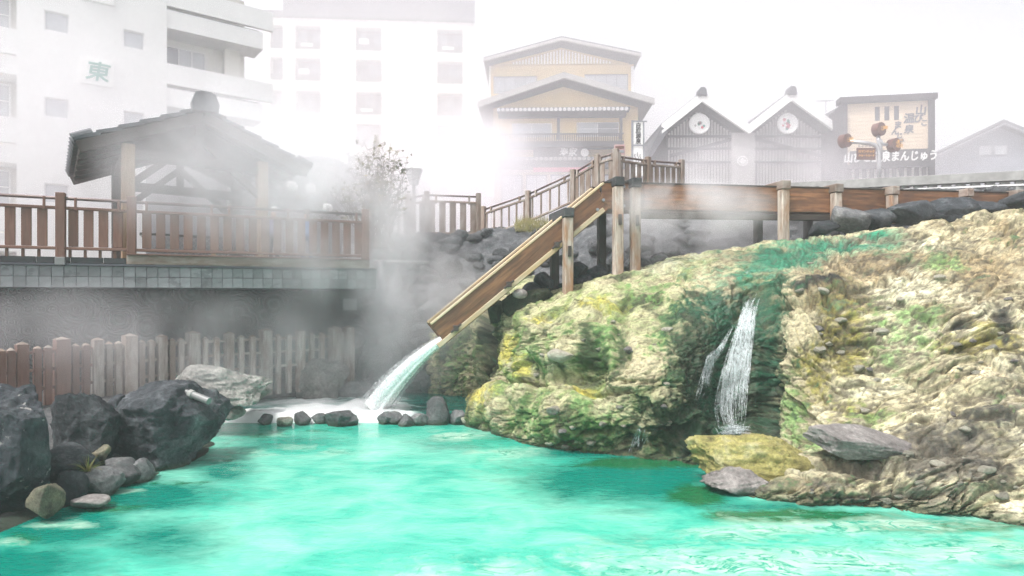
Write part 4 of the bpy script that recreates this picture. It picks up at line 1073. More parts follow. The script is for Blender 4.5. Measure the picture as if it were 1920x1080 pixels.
# ---- text
def text(s, FMx, x, y, z, size, mat, parent, bold=.0, name='lettering', shear=0.0, sx=1.0, rot=0.0):
    cu = bpy.data.curves.new('t', 'FONT'); cu.body = s; cu.size = size; cu.extrude = .008; cu.offset = bold; cu.shear = shear
    cu.align_x = 'CENTER'; cu.align_y = 'CENTER'; cu.resolution_u = 2
    tmp = bpy.data.objects.new('t', cu); COL.objects.link(tmp)
    dg = bpy.context.evaluated_depsgraph_get()
    me = bpy.data.meshes.new_from_object(tmp.evaluated_get(dg)); bpy.data.objects.remove(tmp); bpy.data.curves.remove(cu)
    me.name = name; me.materials.clear(); me.materials.append(mat)
    return put(bpy.data.objects.new(name, me), FMx @ Matrix.Translation((x, y, z)) @ Matrix.Rotation(R(90), 4, 'X') @ Matrix.Rotation(rot, 4, 'Z') @ Matrix.Diagonal((sx, 1, 1, 1)), parent)

# ---- buildings
class Bd:
    def __init__(s, name, label, cat, px, D, ux, ground, group=None):
        s.ux = Vector((*ux, 0)).normalized(); s.O = XZ(px, 0, D); s.FM = frame(s.O, s.ux)
        s.root = thing(name, (s.O.x, s.O.y, ground), label, cat, group); s.g = ground
    def s(s, px, off=0):
        k = (px - 960) / FPX; yv = Vector((-s.ux.y, s.ux.x, 0)); O = s.O + yv * off
        return (k * O.y - O.x) / (s.ux.x - k * s.ux.y)
    def D(s, px, off=0): return (s.O + s.ux * s.s(px, off) + Vector((-s.ux.y, s.ux.x, 0)) * off).y
    def z(s, px, py, off=0): return EYE + (HOR - py) / FPX * s.D(px, off)
    def rect(s, x0, y0, x1, y1, off=0):
        return (s.s(x0, off), s.z(x0, y1, off), s.s(x1, off), s.z(x0, y0, off))
    def wall(s, x0, z0, x1, z1, holes, y, depth, mat, name='wall'):
        xs = sorted({x0, x1, *[h for q in holes for h in (q[0], q[2])]}); zs = sorted({z0, z1, *[h for q in holes for h in (q[1], q[3])]})
        xs = [v for v in xs if x0 <= v <= x1]; zs = [v for v in zs if z0 <= v <= z1]
        mb = MB()
        inside = lambda a, b: any(h[0] < a < h[2] and h[1] < b < h[3] for h in holes)
        for a, b in zip(xs[:-1], xs[1:]):
            run = None
            for c, d in zip(zs[:-1], zs[1:]):
                if not inside((a + b) / 2, (c + d) / 2):
                    mb.box((a, y, c), (b, y + depth, d))
        return mb.build(name, mat, s.root, s.FM)
    def box(s, a, b, mat, name, parent=None):
        mb = MB(); mb.box(a, b); return mb.build(name, mat, parent or s.root, s.FM)
    def window(s, r, y, pane='curtain', fr='white_paint', bars=1, t=.05, rail=0, cross=None):
        x0, z0, x1, z1 = r; mb = MB()
        mb.box((x0, y - .04, z0), (x0 + t, y + .02, z1)); mb.box((x1 - t, y - .04, z0), (x1, y + .02, z1))
        mb.box((x0 + t, y - .04, z0), (x1 - t, y + .02, z0 + t)); mb.box((x0 + t, y - .04, z1 - t), (x1 - t, y + .02, z1))
        o = mb.build('window', M[fr], s.root, s.FM)
        n = bars + 1
        for k in range(n):
            a = x0 + t + (x1 - x0 - 2 * t) * k / n; b = x0 + t + (x1 - x0 - 2 * t) * (k + 1) / n
            p = pane if isinstance(pane, str) else pane[k % len(pane)]
            s.box((a + .008, y, z0 + t), (b - .008, y + .015, z1 - t), M[p], 'pane', o)
            if k: s.box((a - .02, y - .03, z0 + t), (a + .02, y - .002, z1 - t), M[fr], 'mullion', o)
        if cross: s.box((x0 + t, y - .025, z0 + (z1 - z0) * cross), (x1 - t, y - .004, z0 + (z1 - z0) * cross + .03), M[fr], 'transom', o)
        return o

# left hotel
h = Bd('hotel', 'white multi storey hotel with a green character sign behind the pavilion', 'building', 90, 22, (.79, .61), 3.0)
ST = 162 / 1200 * 22; top = 17.5
x0, x1 = h.s(31), h.s(313)
holes = []
for px0, py0, px1, py1 in ((83, 18, 130, 55), (231, 54, 271, 87)):
    r = h.rect(px0, py0, px1, py1)
    for k in range(-1, 3): holes.append((r[0], r[1] - k * ST, r[2], r[3] - k * ST))
h.wall(x0, h.g, x1, top, holes, 0, .14, M['white_wall'])
h.box((x0, .16, h.g), (x1, 9, top - .1), M['white_wall'], 'core')
for r in holes: h.window(r, .10, 'curtain', 'white_paint', 0, .04)
xr = h.s(517); xl = h.s(-90)
h.box((x1 + .002, 1.3, h.g), (xr - .9, 9, 15.2), M['cream_wall'], 'recessed_wall'); h.box((xl, 1.1, h.g), (x0 - .002, 9, top), M['cream_wall'], 'recessed_wall')
for k in range(-1, 4):
    zt_ = h.z(313, 51) - k * ST
    if zt_ < 16.5:
        if k >= 0 or True:
            h.box((x1 + .002, .0, zt_ - 1.35 - .79), (xr - .1, .16, zt_ - 1.35), M['white_wall'], 'parapet')
            h.box((x1 + .002, .03, zt_ - .0), (xr - .5, 1.3, zt_ + .70), M['white_wall'], 'fascia')
            h.box((x1 + .002, .22, zt_ + .70), (xr - .6, 1.29, zt_ + .80), M['grey_metal'], 'shadow_strip')  # grey strip standing in for the shadow line between fascia and parapet
            h.window((x1 + .1, zt_ - 1.35, h.s(400), zt_ - .25), 1.26, ('glass', 'curtain', 'curtain'), 'white_paint', 2, .05)
            h.box((h.s(432), .9, zt_ - 1.4), (h.s(462), 1.28, zt_), M['cream_wall'], 'pier')
    zl = h.z(31, 140) - (k - 1) * ST
    h.box((xl, .0, zl - 1.45 - .85), (x0 - .002, .16, zl - 1.45), M['white_wall'], 'parapet')
    h.box((xl, .03, zl), (x0 - .002, 1.1, zl + .6), M['white_wall'], 'fascia')
    h.window((h.s(-30), zl - 1.45, x0 - .15, zl - .1), 1.06, ('glass', 'curtain'), 'white_paint', 1, .06, cross=.55)
r = h.rect(150, 108, 213, 155)
h.box((r[0], -.05, r[1]), (r[2], -.002, r[3]), M['paper'], 'sign_panel')
text('東', h.FM, (r[0] + r[2]) / 2, -.065, (r[1] + r[3]) / 2, .74, M['green_sign'], h.root, .012, shear=.15, sx=1.0)
h.box((r[0], -.05, r[1] + ST), (r[2], -.002, r[3] + ST), M['paper'], 'sign_panel')
text('館', h.FM, (r[0] + r[2]) / 2, -.065, (r[1] + r[3]) / 2 + ST, .86, M['green_sign'], h.root, .02, shear=.15, sx=1.25) if False else None
h.box((h.s(273), -.5, 3.0), (h.s(420), -.02, h.z(300, 293)), M['dark_grey'], 'lean_to')

# middle hotel
h = Bd('hotel', 'cream hotel block with dark roof fascia fading into the steam', 'building', 535, 56, (.9978, .066), 4.0)
x0, x1 = h.s(496), h.s(890); zr_ = h.z(535, 33)
rows = [(47, 92), (107, 151), (168, 213), (229, 274), (290, 336), (351, 396)]
cols_ = [(506, 531), (553, 602), (666, 716), (819, 868)]
holes = [(h.s(a), h.z(553, y1), h.s(b_), h.z(553, y0)) for a, b_ in cols_ for y0, y1 in rows]
h.wall(x0, h.g, x1, zr_, holes, 0, .9, M['cream_wall'])
h.box((x0, .92, h.g), (x1, 12, zr_ - .1), M['cream_wall'], 'core')
for i, r in enumerate(holes):
    mid_ = r[1] + (r[3] - r[1]) * .32
    h.window((r[0] + .02, mid_, r[2] - .02, r[3] - .02), .85, ('dark_grey', 'glass') if i % 3 else ('glass', 'dark_grey'), 'grey_metal', 1 if i % 2 else 2, .07)
    h.box((r[0], .12, r[1]), (r[2], .2, mid_ - .02), M['black'], 'balcony_panel')
    if i in (7, 12): h.box((r[0] + .25, .3, mid_ - .1), (r[0] + 1.1, .6, mid_ + .5), M['white_paint'], 'air_conditioner')
    if i % 4 == 2: h.box((r[0] + .5, .04, mid_ - .35), (r[0] + 1.5, .11, mid_ - .12), M['paper'], 'hanging_towel')
h.box((h.s(533), -.35, zr_ + .002), (x1 + .02, 12, h.z(535, -6)), M['dark_grey'], 'roof_fascia')
h.box((h.s(496), -.2, zr_ + .002), (h.s(531), 3, zr_ + .55), M['dark_grey'], 'roof_fascia')
h.box((h.s(548), -.1, h.g), (h.s(549.5), -.01, zr_), M['white_paint'], 'drain_pipe')
for y0, y1 in rows: h.box((x0, -.03, h.z(553, y1 + 7)), (x1, -.003, h.z(553, y1 + 6)), M['concrete'], 'string_course')
h.box((h.s(720), -.25, h.g), (x1 - .05, -.035, h.z(720, 338)), M['concrete'], 'plinth')

# yellow inn: rear block and front wing
def gable(b, xa, xb, xap, za, zap, zb, y0, y1, mat, name):
    mb = MB(); mb.prism([(xa, za), (xb, zb), (xap, zap)], y0, y1); return mb.build(name, mat, b.root, b.FM)
def roof(b, xa, za, xap, zap, xb, zb, y0, y1, th, mat, trim, n=1):
    for (p, z, q_, z2) in ((xa, za, xap, zap), (xap, zap, xb, zb)):
        mb = MB(); mb.prism([(p, z), (q_, z2), (q_, z2 + th), (p, z + th)], y0, y1); o = mb.build('roof_slope', mat, b.root, b.FM)
        for k in range(n):
            mb = MB(); dz = th * (k + .02); y = y0 - .12 + .035 * k
            mb.prism([(p, z - th * .9 + k * th * .62), (q_, z2 - th * .9 + k * th * .62), (q_, z2 - th * .9 + (k + .9) * th * .62), (p, z - th * .9 + (k + .9) * th * .62)], y, y0 + .05 + .01 * k)
            mb.build('bargeboard', trim, o, b.FM)
h = Bd('inn', 'yellow inn with two stacked gables behind the stair railing', 'building', 1056, 38, (1, -.03), 5.0)
off = 5.0
X = lambda px: h.s(px, off)
Z = lambda px, py: h.z(px, py, off)
wl = [(X(925), Z(925, 176), X(1007), Z(925, 143)), (X(1096), Z(1096, 170), X(1178), Z(1096, 139))]
h.wall(X(917), h.g, X(1188), Z(1056, 122), wl, off, .15, M['yellow_wall'])
h.box((X(917), off + .17, h.g), (X(1188), off + 9, Z(1056, 123)), M['yellow_wall'], 'core')
for r in wl: h.window(r, off + .1, 'curtain', 'grey_metal', 3, .06, cross=.15)
gable(h, X(925), X(1180), X(1052), Z(1056, 121), Z(1052, 90), Z(1056, 121), off - .05, off + .1, M['yellow_wall'], 'gable_wall')
for k in range(42):
    u = k / 41; px_ = 934 + 238 * u; zt_ = Z(1056, 121) + (Z(1052, 90) - Z(1056, 121)) * (1 - abs(2 * u - 1)) - .12
    if zt_ > Z(1056, 121) + .1: h.box((X(px_) - .05, off - .10, Z(1056, 120.5)), (X(px_) + .05, off - .055, zt_), M['white_paint'], 'gable_batten')
roof(h, X(908), Z(908, 121), X(1052), Z(1052, 82), X(1198), Z(1198, 112), off - .9, off + 9.5, .16, M['roof_tile'], M['slat_pale'], 2)
h.box((X(1183), off - .08, h.g), (X(1188), off - .01, Z(1188, 125)), M['white_paint'], 'corner_trim'); h.box((X(917), off - .08, h.g), (X(920), off - .01, Z(920, 125)), M['white_paint'], 'corner_trim')
X = lambda px: h.s(px); Z = lambda px, py: h.z(px, py)
wl = [(X(960), Z(960, 258), X(1035), Z(960, 231)), (X(1081), Z(1081, 257), X(1161), Z(1081, 229))]
h.wall(X(925), h.g, X(1196), Z(1056, 204), wl, 0, .15, M['yellow_wall'])
h.box((X(925), .17, h.g), (X(1196), off - .2, Z(1056, 205)), M['yellow_wall'], 'core')
for i, r in enumerate(wl): h.window(r, .1, ('curtain', 'glass') if i else 'curtain', 'white_paint', 1, .05, cross=.55 if i else None)
gable(h, X(925), X(1196), X(1056), Z(1056, 203), Z(1056, 163), Z(1056, 203), -.02, .12, M['yellow_wall'], 'gable_wall')
roof(h, X(898), Z(898, 206), X(1056), Z(1056, 152), X(1221), Z(1221, 200), -1.0, off - .3, .2, M['roof_tile'], M['slat_pale'], 3)
h.box((X(933), -.75, Z(1056, 212)), (X(1178), -.05, Z(1056, 208)), M['roof_tile'], 'eave')
for k in range(30):
    p = X(936 + 8.1 * k); mb = MB(); mb.tube([(p, -.80, Z(1056, 212)), (p, -.5, Z(1056, 209))], .11, 8); mb.build('eave_tile', M['white_paint'], h.root, h.FM)
h.box((X(935), -.5, Z(1056, 222)), (X(1172), -.03, Z(1056, 212.3)), M['slat_dark'], 'eave_beam')
for px_ in (1047, 1164): h.box((X(px_) - .08, -.12, Z(1056, 262)), (X(px_) + .08, -.03, Z(1056, 222.5)), M['slat_dark'], 'pillar')
h.box((X(935), -.8, Z(1056, 258)), (X(1166), -.68, Z(1056, 256)), M['slat_dark'], 'balcony_rail')
h.box((X(935), -.85, Z(1056, 281)), (X(1166), -.02, Z(1056, 271)), M['slat_dark'], 'balcony_floor')
for k in range(56): p = X(936 + 4.1 * k); h.box((p - .035, -.77, Z(1056, 271)), (p + .035, -.71, Z(1056, 258)), M['slat_dark'], 'baluster')
h.box((X(1000), -.5, Z(1056, 300)), (X(1100), -.4, Z(1056, 281.5)), M['slat_dark'], 'shop_sign')
text('寿家', h.FM, (X(1054) + X(1074)) / 2, -.52, Z(1056, 290), .52, M['white_paint'], h.root, .01, shear=.15)
mb = MB(); mb.tube([(X(1095), -.55, Z(1056, 290)), (X(1095), -.505, Z(1056, 290))], .24, 20); mb.build('sign_disc', M['white_paint'], h.root, h.FM)
h.box((X(930), -1.0, Z(1056, 304)), (X(1182), -.03, Z(1056, 301)), M['roof_tile'], 'eave')
for k in range(28):
    p = X(936 + 8.7 * k); mb = MB(); mb.tube([(p, -1.05, Z(1056, 304.5)), (p, -.7, Z(1056, 302))], .11, 8); mb.build('eave_tile', M['slat_pale'], h.root, h.FM)
h.box((X(935), -.6, Z(1056, 318)), (X(1178), -.02, Z(1056, 304.5)), M['slat_dark'], 'shopfront_beam')
h.box((X(1000), -.7, Z(1056, 326)), (X(1100), -.62, Z(1056, 318.2)), M['redpink'], 'awning')
for k in range(5): h.window((X(940 + k * 46), h.g + .2, X(980 + k * 46), Z(1056, 328)), -.1, 'curtain', 'slat_dark', 1, .08)
mb = MB(); mb.tube([(X(1074), off + 3, Z(1056, 90)), (X(1074), off + 3, Z(1056, 30))], .03, 6); mb.build('antenna_mast', M['grey_metal'], h.root, h.FM)

# twin gabled timber hall
h = Bd('timber_hall', 'twin gabled dark timber hall with white bargeboards and round crests', 'building', 1390, 32, (1, .0), 6.0)
X = h.s; Z = h.z
h.box((X(1250), .0, h.g), (X(1545), 8, Z(1390, 250)), M['slat_dark'], 'wall')
h.box((X(1368), -.35, h.g), (X(1410), -.005, Z(1390, 252)), M['slat_pale'], 'centre_pier')
for xa, xap, xb, zap in ((1242, 1308, 1386, 190), (1402, 1472, 1548, 188)):
    mb = MB(); mb.prism([(X(xa + 6), Z(xa, 252)), (X(xb - 6), Z(xb, 252)), (X(xap), Z(xap, zap + 6))], -.004, .6); mb.build('gable_wall', M['slat_dark'], h.root, h.FM)
    roof(h, X(xa - 8), Z(xa, 249), X(xap), Z(xap, zap), X(xb + 8), Z(xb, 249), -.7, 8, .27, M['roof_tile'], M['white_paint'], 3)
    mb = MB(); mb.prism([(-.22, 0), (-.17, .3), (-.09, .4), (.09, .4), (.17, .3), (.22, 0)], -.9, -.4); mb.build('ridge_ornament', M['roof_tile'], h.root, h.FM @ Matrix.Translation((X(xap), 0, Z(xap, zap - 1))))
    h.box((X(xap) - .15, -.5, Z(xap, zap)), (X(xap) + .15, 8, Z(xap, zap - 6)), M['roof_tile'], 'ridge')
    n_ = 22
    for k in range(n_):
        px_ = xa + 12 + (xb - xa - 24) * k / (n_ - 1); u = (px_ - xa) / (xap - xa) if px_ < xap else (xb - px_) / (xb - xap)
        zt_ = Z(xa, 252) + (Z(xap, zap + 12) - Z(xa, 252)) * u - .2
        h.box((X(px_) - .045, -.10, h.g), (X(px_) + .045, -.006, max(zt_, Z(1390, 256))), M['slat_pale'], 'slat')
    for y_ in (255, 278, 303): h.box((X(xa + 8), -.17, Z(1390, y_ + 4)), (X(xb - 8), -.105, Z(1390, y_)), M['slat_dark'], 'cross_rail')
    s_ = 1 if xap < 1390 else -1
    A, E = (xa + 12, 294 if s_ > 0 else 262), (xb - 12, 262 if s_ > 0 else 294)
    mb = MB(); mb.prism([(X(A[0]), Z(1390, A[1] + 3)), (X(E[0]), Z(1390, E[1] + 3)), (X(E[0]), Z(1390, E[1] - 3)), (X(A[0]), Z(1390, A[1] - 3))], -.24, -.18); mb.build('diagonal_brace', M['slat_dark'], h.root, h.FM)
    c = (X(xap), Z(xap, 235)); rr = .46
    mb = MB(); ring = [(c[0] + rr * math.cos(a), -.30, c[1] + rr * math.sin(a)) for a in np.linspace(0, 2 * math.pi, 33)]
    mb.tube([(c[0], -.30, c[1]), (c[0], -.18, c[1])], rr, 32); cr_ = mb.build('crest', M['paper'], h.root, h.FM)
    mb = MB(); mb.tube(ring, .065, 8); mb.build('crest_ring', M['white_paint'], cr_, h.FM)
    rk = random.Random(int(xap))
    for k in range(9):
        a = rk.uniform(0, 6.28); q_ = rk.uniform(0, .26); mb = MB(); mb.tube([(c[0] + q_ * math.cos(a), -.315, c[1] + q_ * math.sin(a)), (c[0] + q_ * math.cos(a), -.303, c[1] + q_ * math.sin(a))], rk.uniform(.04, .10), 9)
        mb.build('crest_motif', M[rk.choice(['redpink', 'slat_pale', 'green_sign'])], cr_, h.FM)
mb = MB(); mb.prism([(X(1213), Z(1213, 305)), (X(1207), Z(1207, 300)), (X(1234), Z(1234, 246)), (X(1246), Z(1246, 252))], -.8, 8); mb.build('side_roof', M['roof_tile'], h.root, h.FM)
# family crest on the pier: ring and four diamonds
c = (X(1387), Z(1387, 305)); mb = MB(); mb.tube([(c[0] + .24 * math.cos(a), -.40, c[1] + .22 * math.sin(a)) for a in np.linspace(0, 2 * math.pi, 33)], .03, 6); cr_ = mb.build('pier_crest', M['white_paint'], h.root, h.FM)
for dx, dz in ((0, .085), (0, -.085), (.10, 0), (-.10, 0)):
    mb = MB(); mb.prism([(-.09, 0), (0, -.075), (.09, 0), (0, .075)], -.42, -.36); mb.build('crest_diamond', M['white_paint'], cr_, h.FM @ Matrix.Translation((c[0] + dx, 0, c[1] + dz)))

# bun shop with the big lettering wall
h = Bd('bun_shop', 'cream shop wall framed in dark timber with large brush lettering', 'building', 1577, 30, (.985, -.17), 6.2)
X = h.s; Z = lambda px, py: h.z(px, py)
zt_, zb_ = Z(1577, 196), Z(1577, 318)
h.box((X(1580), .0, h.g), (X(1742), 4, zt_), M['cream_wall'], 'core')
n_ = 18
for k in range(n_):
    a = zb_ + (zt_ - zb_) * k / n_; e = zb_ + (zt_ - zb_) * (k + .93) / n_
    h.box((X(1586), -.05, a), (X(1739), -.004, e), M['siding'] if 'siding' in M else M.setdefault('siding', plain('cream_siding', (.66, .53, .38), .7, noise=.06)), 'siding_plank')
for a, e in ((1577, 1586), (1739, 1749)): h.box((X(a), -.22, h.g), (X(e), 4, zt_ - .005), M['slat_dark'], 'corner_post')
h.box((X(1571), -.3, zt_ - .0), (X(1753), .3, zt_ + .26), M['slat_dark'], 'top_beam')
h.box((X(1573), -.32, Z(1577, 319)), (X(1742), -.06, Z(1577, 312.5)), M['slat_dark'], 'lower_beam')
for px_ in (1644, 1662, 1680): h.box((X(px_ - 4.5), -.06, Z(1577, 230)), (X(px_ + 4.5), -.052, Z(1577, 204)), M['slat_dark'], 'slot_window')
for s_, x_, y_, z_ in (('山', 1725, 213, .62), ('び', 1720, 228, .5), ('こ', 1731, 236, .4), ('温', 1703, 227, .60), ('泉', 1703, 247, .52), ('ま', 1682, 238, .46), ('ん', 1677, 250, .42), ('じ', 1685, 258, .36), ('ゅ', 1690, 266, .26)):
    text(s_, h.FM, X(x_), -.065, Z(1577, y_ + 2), z_ * .8, M['dark_grey'], h.root, .012, shear=.1)
sg = h.box((X(1592), -.2, Z(1577, 312)), (X(1736), -.06, Z(1577, 286)), M['black'], 'shop_sign')
text('山びこ温泉まんじゅう', h.FM, (X(1598) + X(1734)) / 2, -.22, Z(1577, 299.5), .50, M['white_paint'], sg, .014, shear=.12, sx=.80)
for k in range(11): h.box((X(1588 + 14 * k), -.12, h.g), (X(1595 + 14 * k), -.01, Z(1577, 319.5)), M['slat_dark'], 'lattice_post')
# pale house left of it
h = Bd('house', 'pale grey house with a roof aerial left of the bun shop', 'building', 1556, 34, (1, 0), 6.2)
X = h.s; Z = h.z
mb = MB(); mb.prism([(X(1536), h.g), (X(1590), h.g), (X(1590), Z(1556, 200)), (X(1574), Z(1556, 203)), (X(1536), Z(1556, 226))], 0, 6); mb.build('wall', M['white_wall'], h.root, h.FM)
mb = MB(); mb.prism([(X(1530), Z(1556, 224)), (X(1574), Z(1556, 199)), (X(1574), Z(1556, 204)), (X(1530), Z(1556, 230))], -.3, 6.3); mb.build('roof', M['roof_tile'], h.root, h.FM)
h.window((X(1538), Z(1556, 296), X(1555), Z(1556, 250)), -.02, 'glass', 'grey_metal', 1, .06)
an = MB(); an.tube([(X(1557), .5, Z(1556, 205)), (X(1557), .5, Z(1556, 182))], .025, 6); an.tube([(X(1540), .5, Z(1556, 184)), (X(1572), .5, Z(1556, 183))], .02, 6)
for k in range(6): an.tube([(X(1541 + 5 * k), .3, Z(1556, 184)), (X(1541 + 5 * k), .7, Z(1556, 184))], .012, 5)
an.build('aerial', M['grey_metal'], h.root, h.FM)
# far right house
h = Bd('house', 'hazy grey gabled house at the far right edge', 'building', 1872, 44, (.98, -.2), 6.5)
X = h.s; Z = h.z
mb = MB(); mb.prism([(X(1762), h.g), (X(1990), h.g), (X(1990), Z(1872, 290)), (X(1872), Z(1872, 238)), (X(1762), Z(1872, 284))], 0, 10); mb.build('wall', plain('blue_grey_wall', (.22, .24, .28), .8), h.root, h.FM)
roof(h, X(1748), Z(1872, 288), X(1872), Z(1872, 234), X(2000), Z(1872, 292), -.7, 10.5, .2, M['roof_tile'], M['grey_metal'], 1)
for a in (1834, 1863): h.window((X(a), Z(1872, 291), X(a + 26), Z(1872, 272)), -.03, 'curtain', 'grey_metal', 0, .05)
# dark gate house with a curved roof, behind the pavilion
h = Bd('gate_house', 'dark timber gate house with curved roof hung with paper lanterns', 'building', 600, 21.5, (.93, .36), 3.3)
X = h.s; Z = h.z
h.box((X(430), .0, h.g), (X(690), 4, Z(600, 372)), M['slat_dark'], 'wall')
pts = [(X(450), Z(600, 358)), (X(510), Z(600, 338)), (X(560), Z(600, 314)), (X(595), Z(600, 306)), (X(630), Z(600, 312)), (X(680), Z(600, 340)), (X(715), Z(600, 372))]
fine = catmull(np.array(pts), 30)
mb = MB(); mb.prism([(a, c) for a, c in fine] + [(a, c - .16) for a, c in fine[::-1]], -1.2, 4); mb.build('roof', M['roof_tile'], h.root, h.FM)
mb = MB(); mb.prism([(X(470), Z(600, 374)), (X(690), Z(600, 374))] + [(a, c - .18) for a, c in fine[::-1]][3:-3], -.0, .2); mb.build('gable_wall', M['slat_dark'], h.root, h.FM)
for k in range(22): h.box((X(460 + 7 * k) - .03, -.05, Z(600, 430)), (X(460 + 7 * k) + .03, -.004, Z(600, 362)), M['darkwood'], 'slat')
for px_ in (455, 603, 688): h.box((X(px_) - .1, -1.0, h.g), (X(px_) + .1, -.8, Z(600, 350)), M['darkwood'], 'pillar')
h.box((X(455), -.98, Z(600, 378)), (X(690), -.82, Z(600, 370)), M['darkwood'], 'lintel')
# bamboo lattice screen in front of it
lt = thing('lattice_screen', XZ(390, 3.4, 17.5), 'diamond lattice screen seen between the railing boards', 'screen')
A, E = XZ(262, 0, 16.6), XZ(560, 0, 19.2); L = (E - A).length; dd = (E - A).normalized(); k = 0.0
while k < L:
    for s_ in (-1, 1):
        a = A + dd * k; e = A + dd * (k + s_ * .85)
        if 0 <= k + s_ * .85 <= L: board('lath', Vector((a.x, a.y + .01 * s_, 3.5)), Vector((e.x, e.y + .01 * s_, 4.3)), .03, .012, M['slat_pale'], lt, bev=0)
    k += .17
for z in (3.5, 4.32): board('rail', Vector((A.x, A.y, z)), Vector((E.x, E.y, z)), .06, .05, M['darkwood'], lt)
# lanterns
for x_, y_, lab in ((548, 349, 'round white paper lantern, left of the three by the gate house'), (583, 353, 'round white paper lantern with a black emblem, middle of the three'), (614, 390, 'round white paper lantern, lowest of the three by the gate house')):
    c = P(x_, y_, 18.6); lr = thing('paper_lantern', c, lab, 'lantern', 'paper lanterns by the gate house')
    mb = MB(); pr = [(-.13, .05), (-.125, .085), (-.09, .125), (-.03, .148), (.03, .148), (.09, .125), (.125, .085), (.13, .05)]
    vv_ = [(r_ * math.cos(a), r_ * math.sin(a), z_) for z_, r_ in pr for a in np.linspace(0, 2 * math.pi, 17)[:-1]]
    mb.add(vv_, [(i*16+k, i*16+(k+1) % 16, (i+1)*16+(k+1) % 16, (i+1)*16+k) for i in range(7) for k in range(16)])
    mb.build('shade', M['paper'], lr, Matrix.Translation(c), smooth=True)
    for z_ in (-.14, .14):
        mb = MB(); mb.tube([(0, 0, z_ - .012), (0, 0, z_ + .012)], .055, 12); mb.build('rim', M['black'], lr, Matrix.Translation(c))
    mb = MB(); mb.tube([(.05 + .045 * math.cos(a), -.146, .045 * math.sin(a)) for a in np.linspace(-.4, 3.6, 12)], .008, 5); mb.tube([(.03, -.146, -.02), (.085, -.143, -.03)], .012, 5); mb.build('emblem', M['black'], lr, Matrix.Translation(c))
    mb = MB(); mb.tube([c + Vector((0, 0, .15)), c + Vector((0, .0, .6))], .006, 5); mb.build('cord', M['black'], lr)

# lamp post
c = XZ(776, 4.3, 23); lp = thing('street_lamp', c, 'pale street lamp with flared glass head behind the bare shrub', 'street lamp')
zb = EYE + (HOR - 347) / FPX * 23
mb = MB(); mb.tube([c - Vector((0, 0, .6)), XZ(776, zb, 23)], [.09, .06], 12); mb.build('pole', M['pvc'], lp)
mb = MB(); v_ = [(r_ * math.cos(a), r_ * math.sin(a), z_) for r_, z_ in ((.13, 0), (.30, .52), (.35, .56), (.1, .68)) for a in [math.pi / 6 + i * math.pi / 3 for i in range(6)]]
mb.add(v_, [(i*6+k, i*6+(k+1) % 6, (i+1)*6+(k+1) % 6, (i+1)*6+k) for i in range(3) for k in range(6)] + [(5, 4, 3, 2, 1, 0), (18, 19, 20, 21, 22, 23)])
mb.build('lamp_head', plain('frosted_glass', (.55, .57, .57), .3), lp, Matrix.Translation(XZ(776, zb, 23)))
mb = MB()
for k in range(6):
    a = math.pi / 6 + k * math.pi / 3; mb.tube([XZ(776, zb, 23) + Vector((.135 * math.cos(a), .135 * math.sin(a), 0)), XZ(776, zb, 23) + Vector((.31 * math.cos(a), .31 * math.sin(a), .53))], .014, 5)
mb.build('lamp_frame', M['grey_metal'], lp)

# vertical sign 白旗源泉
c = P(1196, 330, 27); vsn = thing('banner_sign', c, 'tall white vertical sign with black characters and hot spring mark', 'sign')
FMv = frame(c, (1, .1, 0)); s_ = 27 / FPX
mb = MB(); mb.box((-12 * s_, -.05, -10 * s_), (-9.5 * s_, .06, 103 * s_)); mb.build('frame_post', M['grey_metal'], vsn, FMv)
mb = MB(); mb.box((9.5 * s_, -.05, -10 * s_), (12 * s_, .06, 103 * s_)); mb.build('frame_post', M['grey_metal'], vsn, FMv)
for z_ in (102, 57): mb = MB(); mb.box((-13 * s_, -.06, z_ * s_ - .03), (17 * s_, -.052, z_ * s_ + .03)); mb.build('frame_bar', M['grey_metal'], vsn, FMv)
for a, e in ((58, 101), (0, 56)): mb = MB(); mb.box((-9.3 * s_, -.02, a * s_), (9.3 * s_, .03, e * s_)); mb.build('sign_panel', M['paper'], vsn, FMv)
for i, ch in enumerate('白旗源泉'): text(ch, FMv, 0, -.035, (94 - 10 * i) * s_, .23, M['black'], vsn, .004, shear=.1)
for dx in (-5, 0, 5):
    mb = MB(); mb.tube([((dx + 1.6 * math.sin(u * 6)) * s_, -.035, (25 + u * (16 if dx else 20)) * s_) for u in np.linspace(0, 1, 9)], .012, 5); mb.build('steam_mark', M['black'], vsn, FMv)
mb = MB(); mb.tube([(8.5 * s_ * math.cos(a), -.035, (22 + 4 * math.sin(a)) * s_) for a in np.linspace(math.pi * .95, math.pi * 2.05, 14)], .012, 5); mb.build('steam_mark', M['black'], vsn, FMv)
# small road sign
c = P(1162, 305, 25); rsn = thing('notice_sign', c, 'small pinkish notice board on a pole beside the yellow inn', 'sign')
mb = MB(); mb.tube([c - Vector((0, 0, 1)), c + Vector((0, 0, .62))], .035, 8); mb.build('pole', M['pvc'], rsn)
board('plate', P(1162, 290, 24.95), P(1162, 271, 24.95), .42, .02, plain('faded_pink_plate', (.5, .33, .32), .5), rsn, up=(1, 0, 0))
for y_ in (276, 284): board('print_panel', P(1162, y_ + 2.5, 24.93), P(1162, y_ - 2.5, 24.93), .34, .01, M['sign_brown' if y_ == 276 else 'grey_metal'], rsn, up=(1, 0, 0))

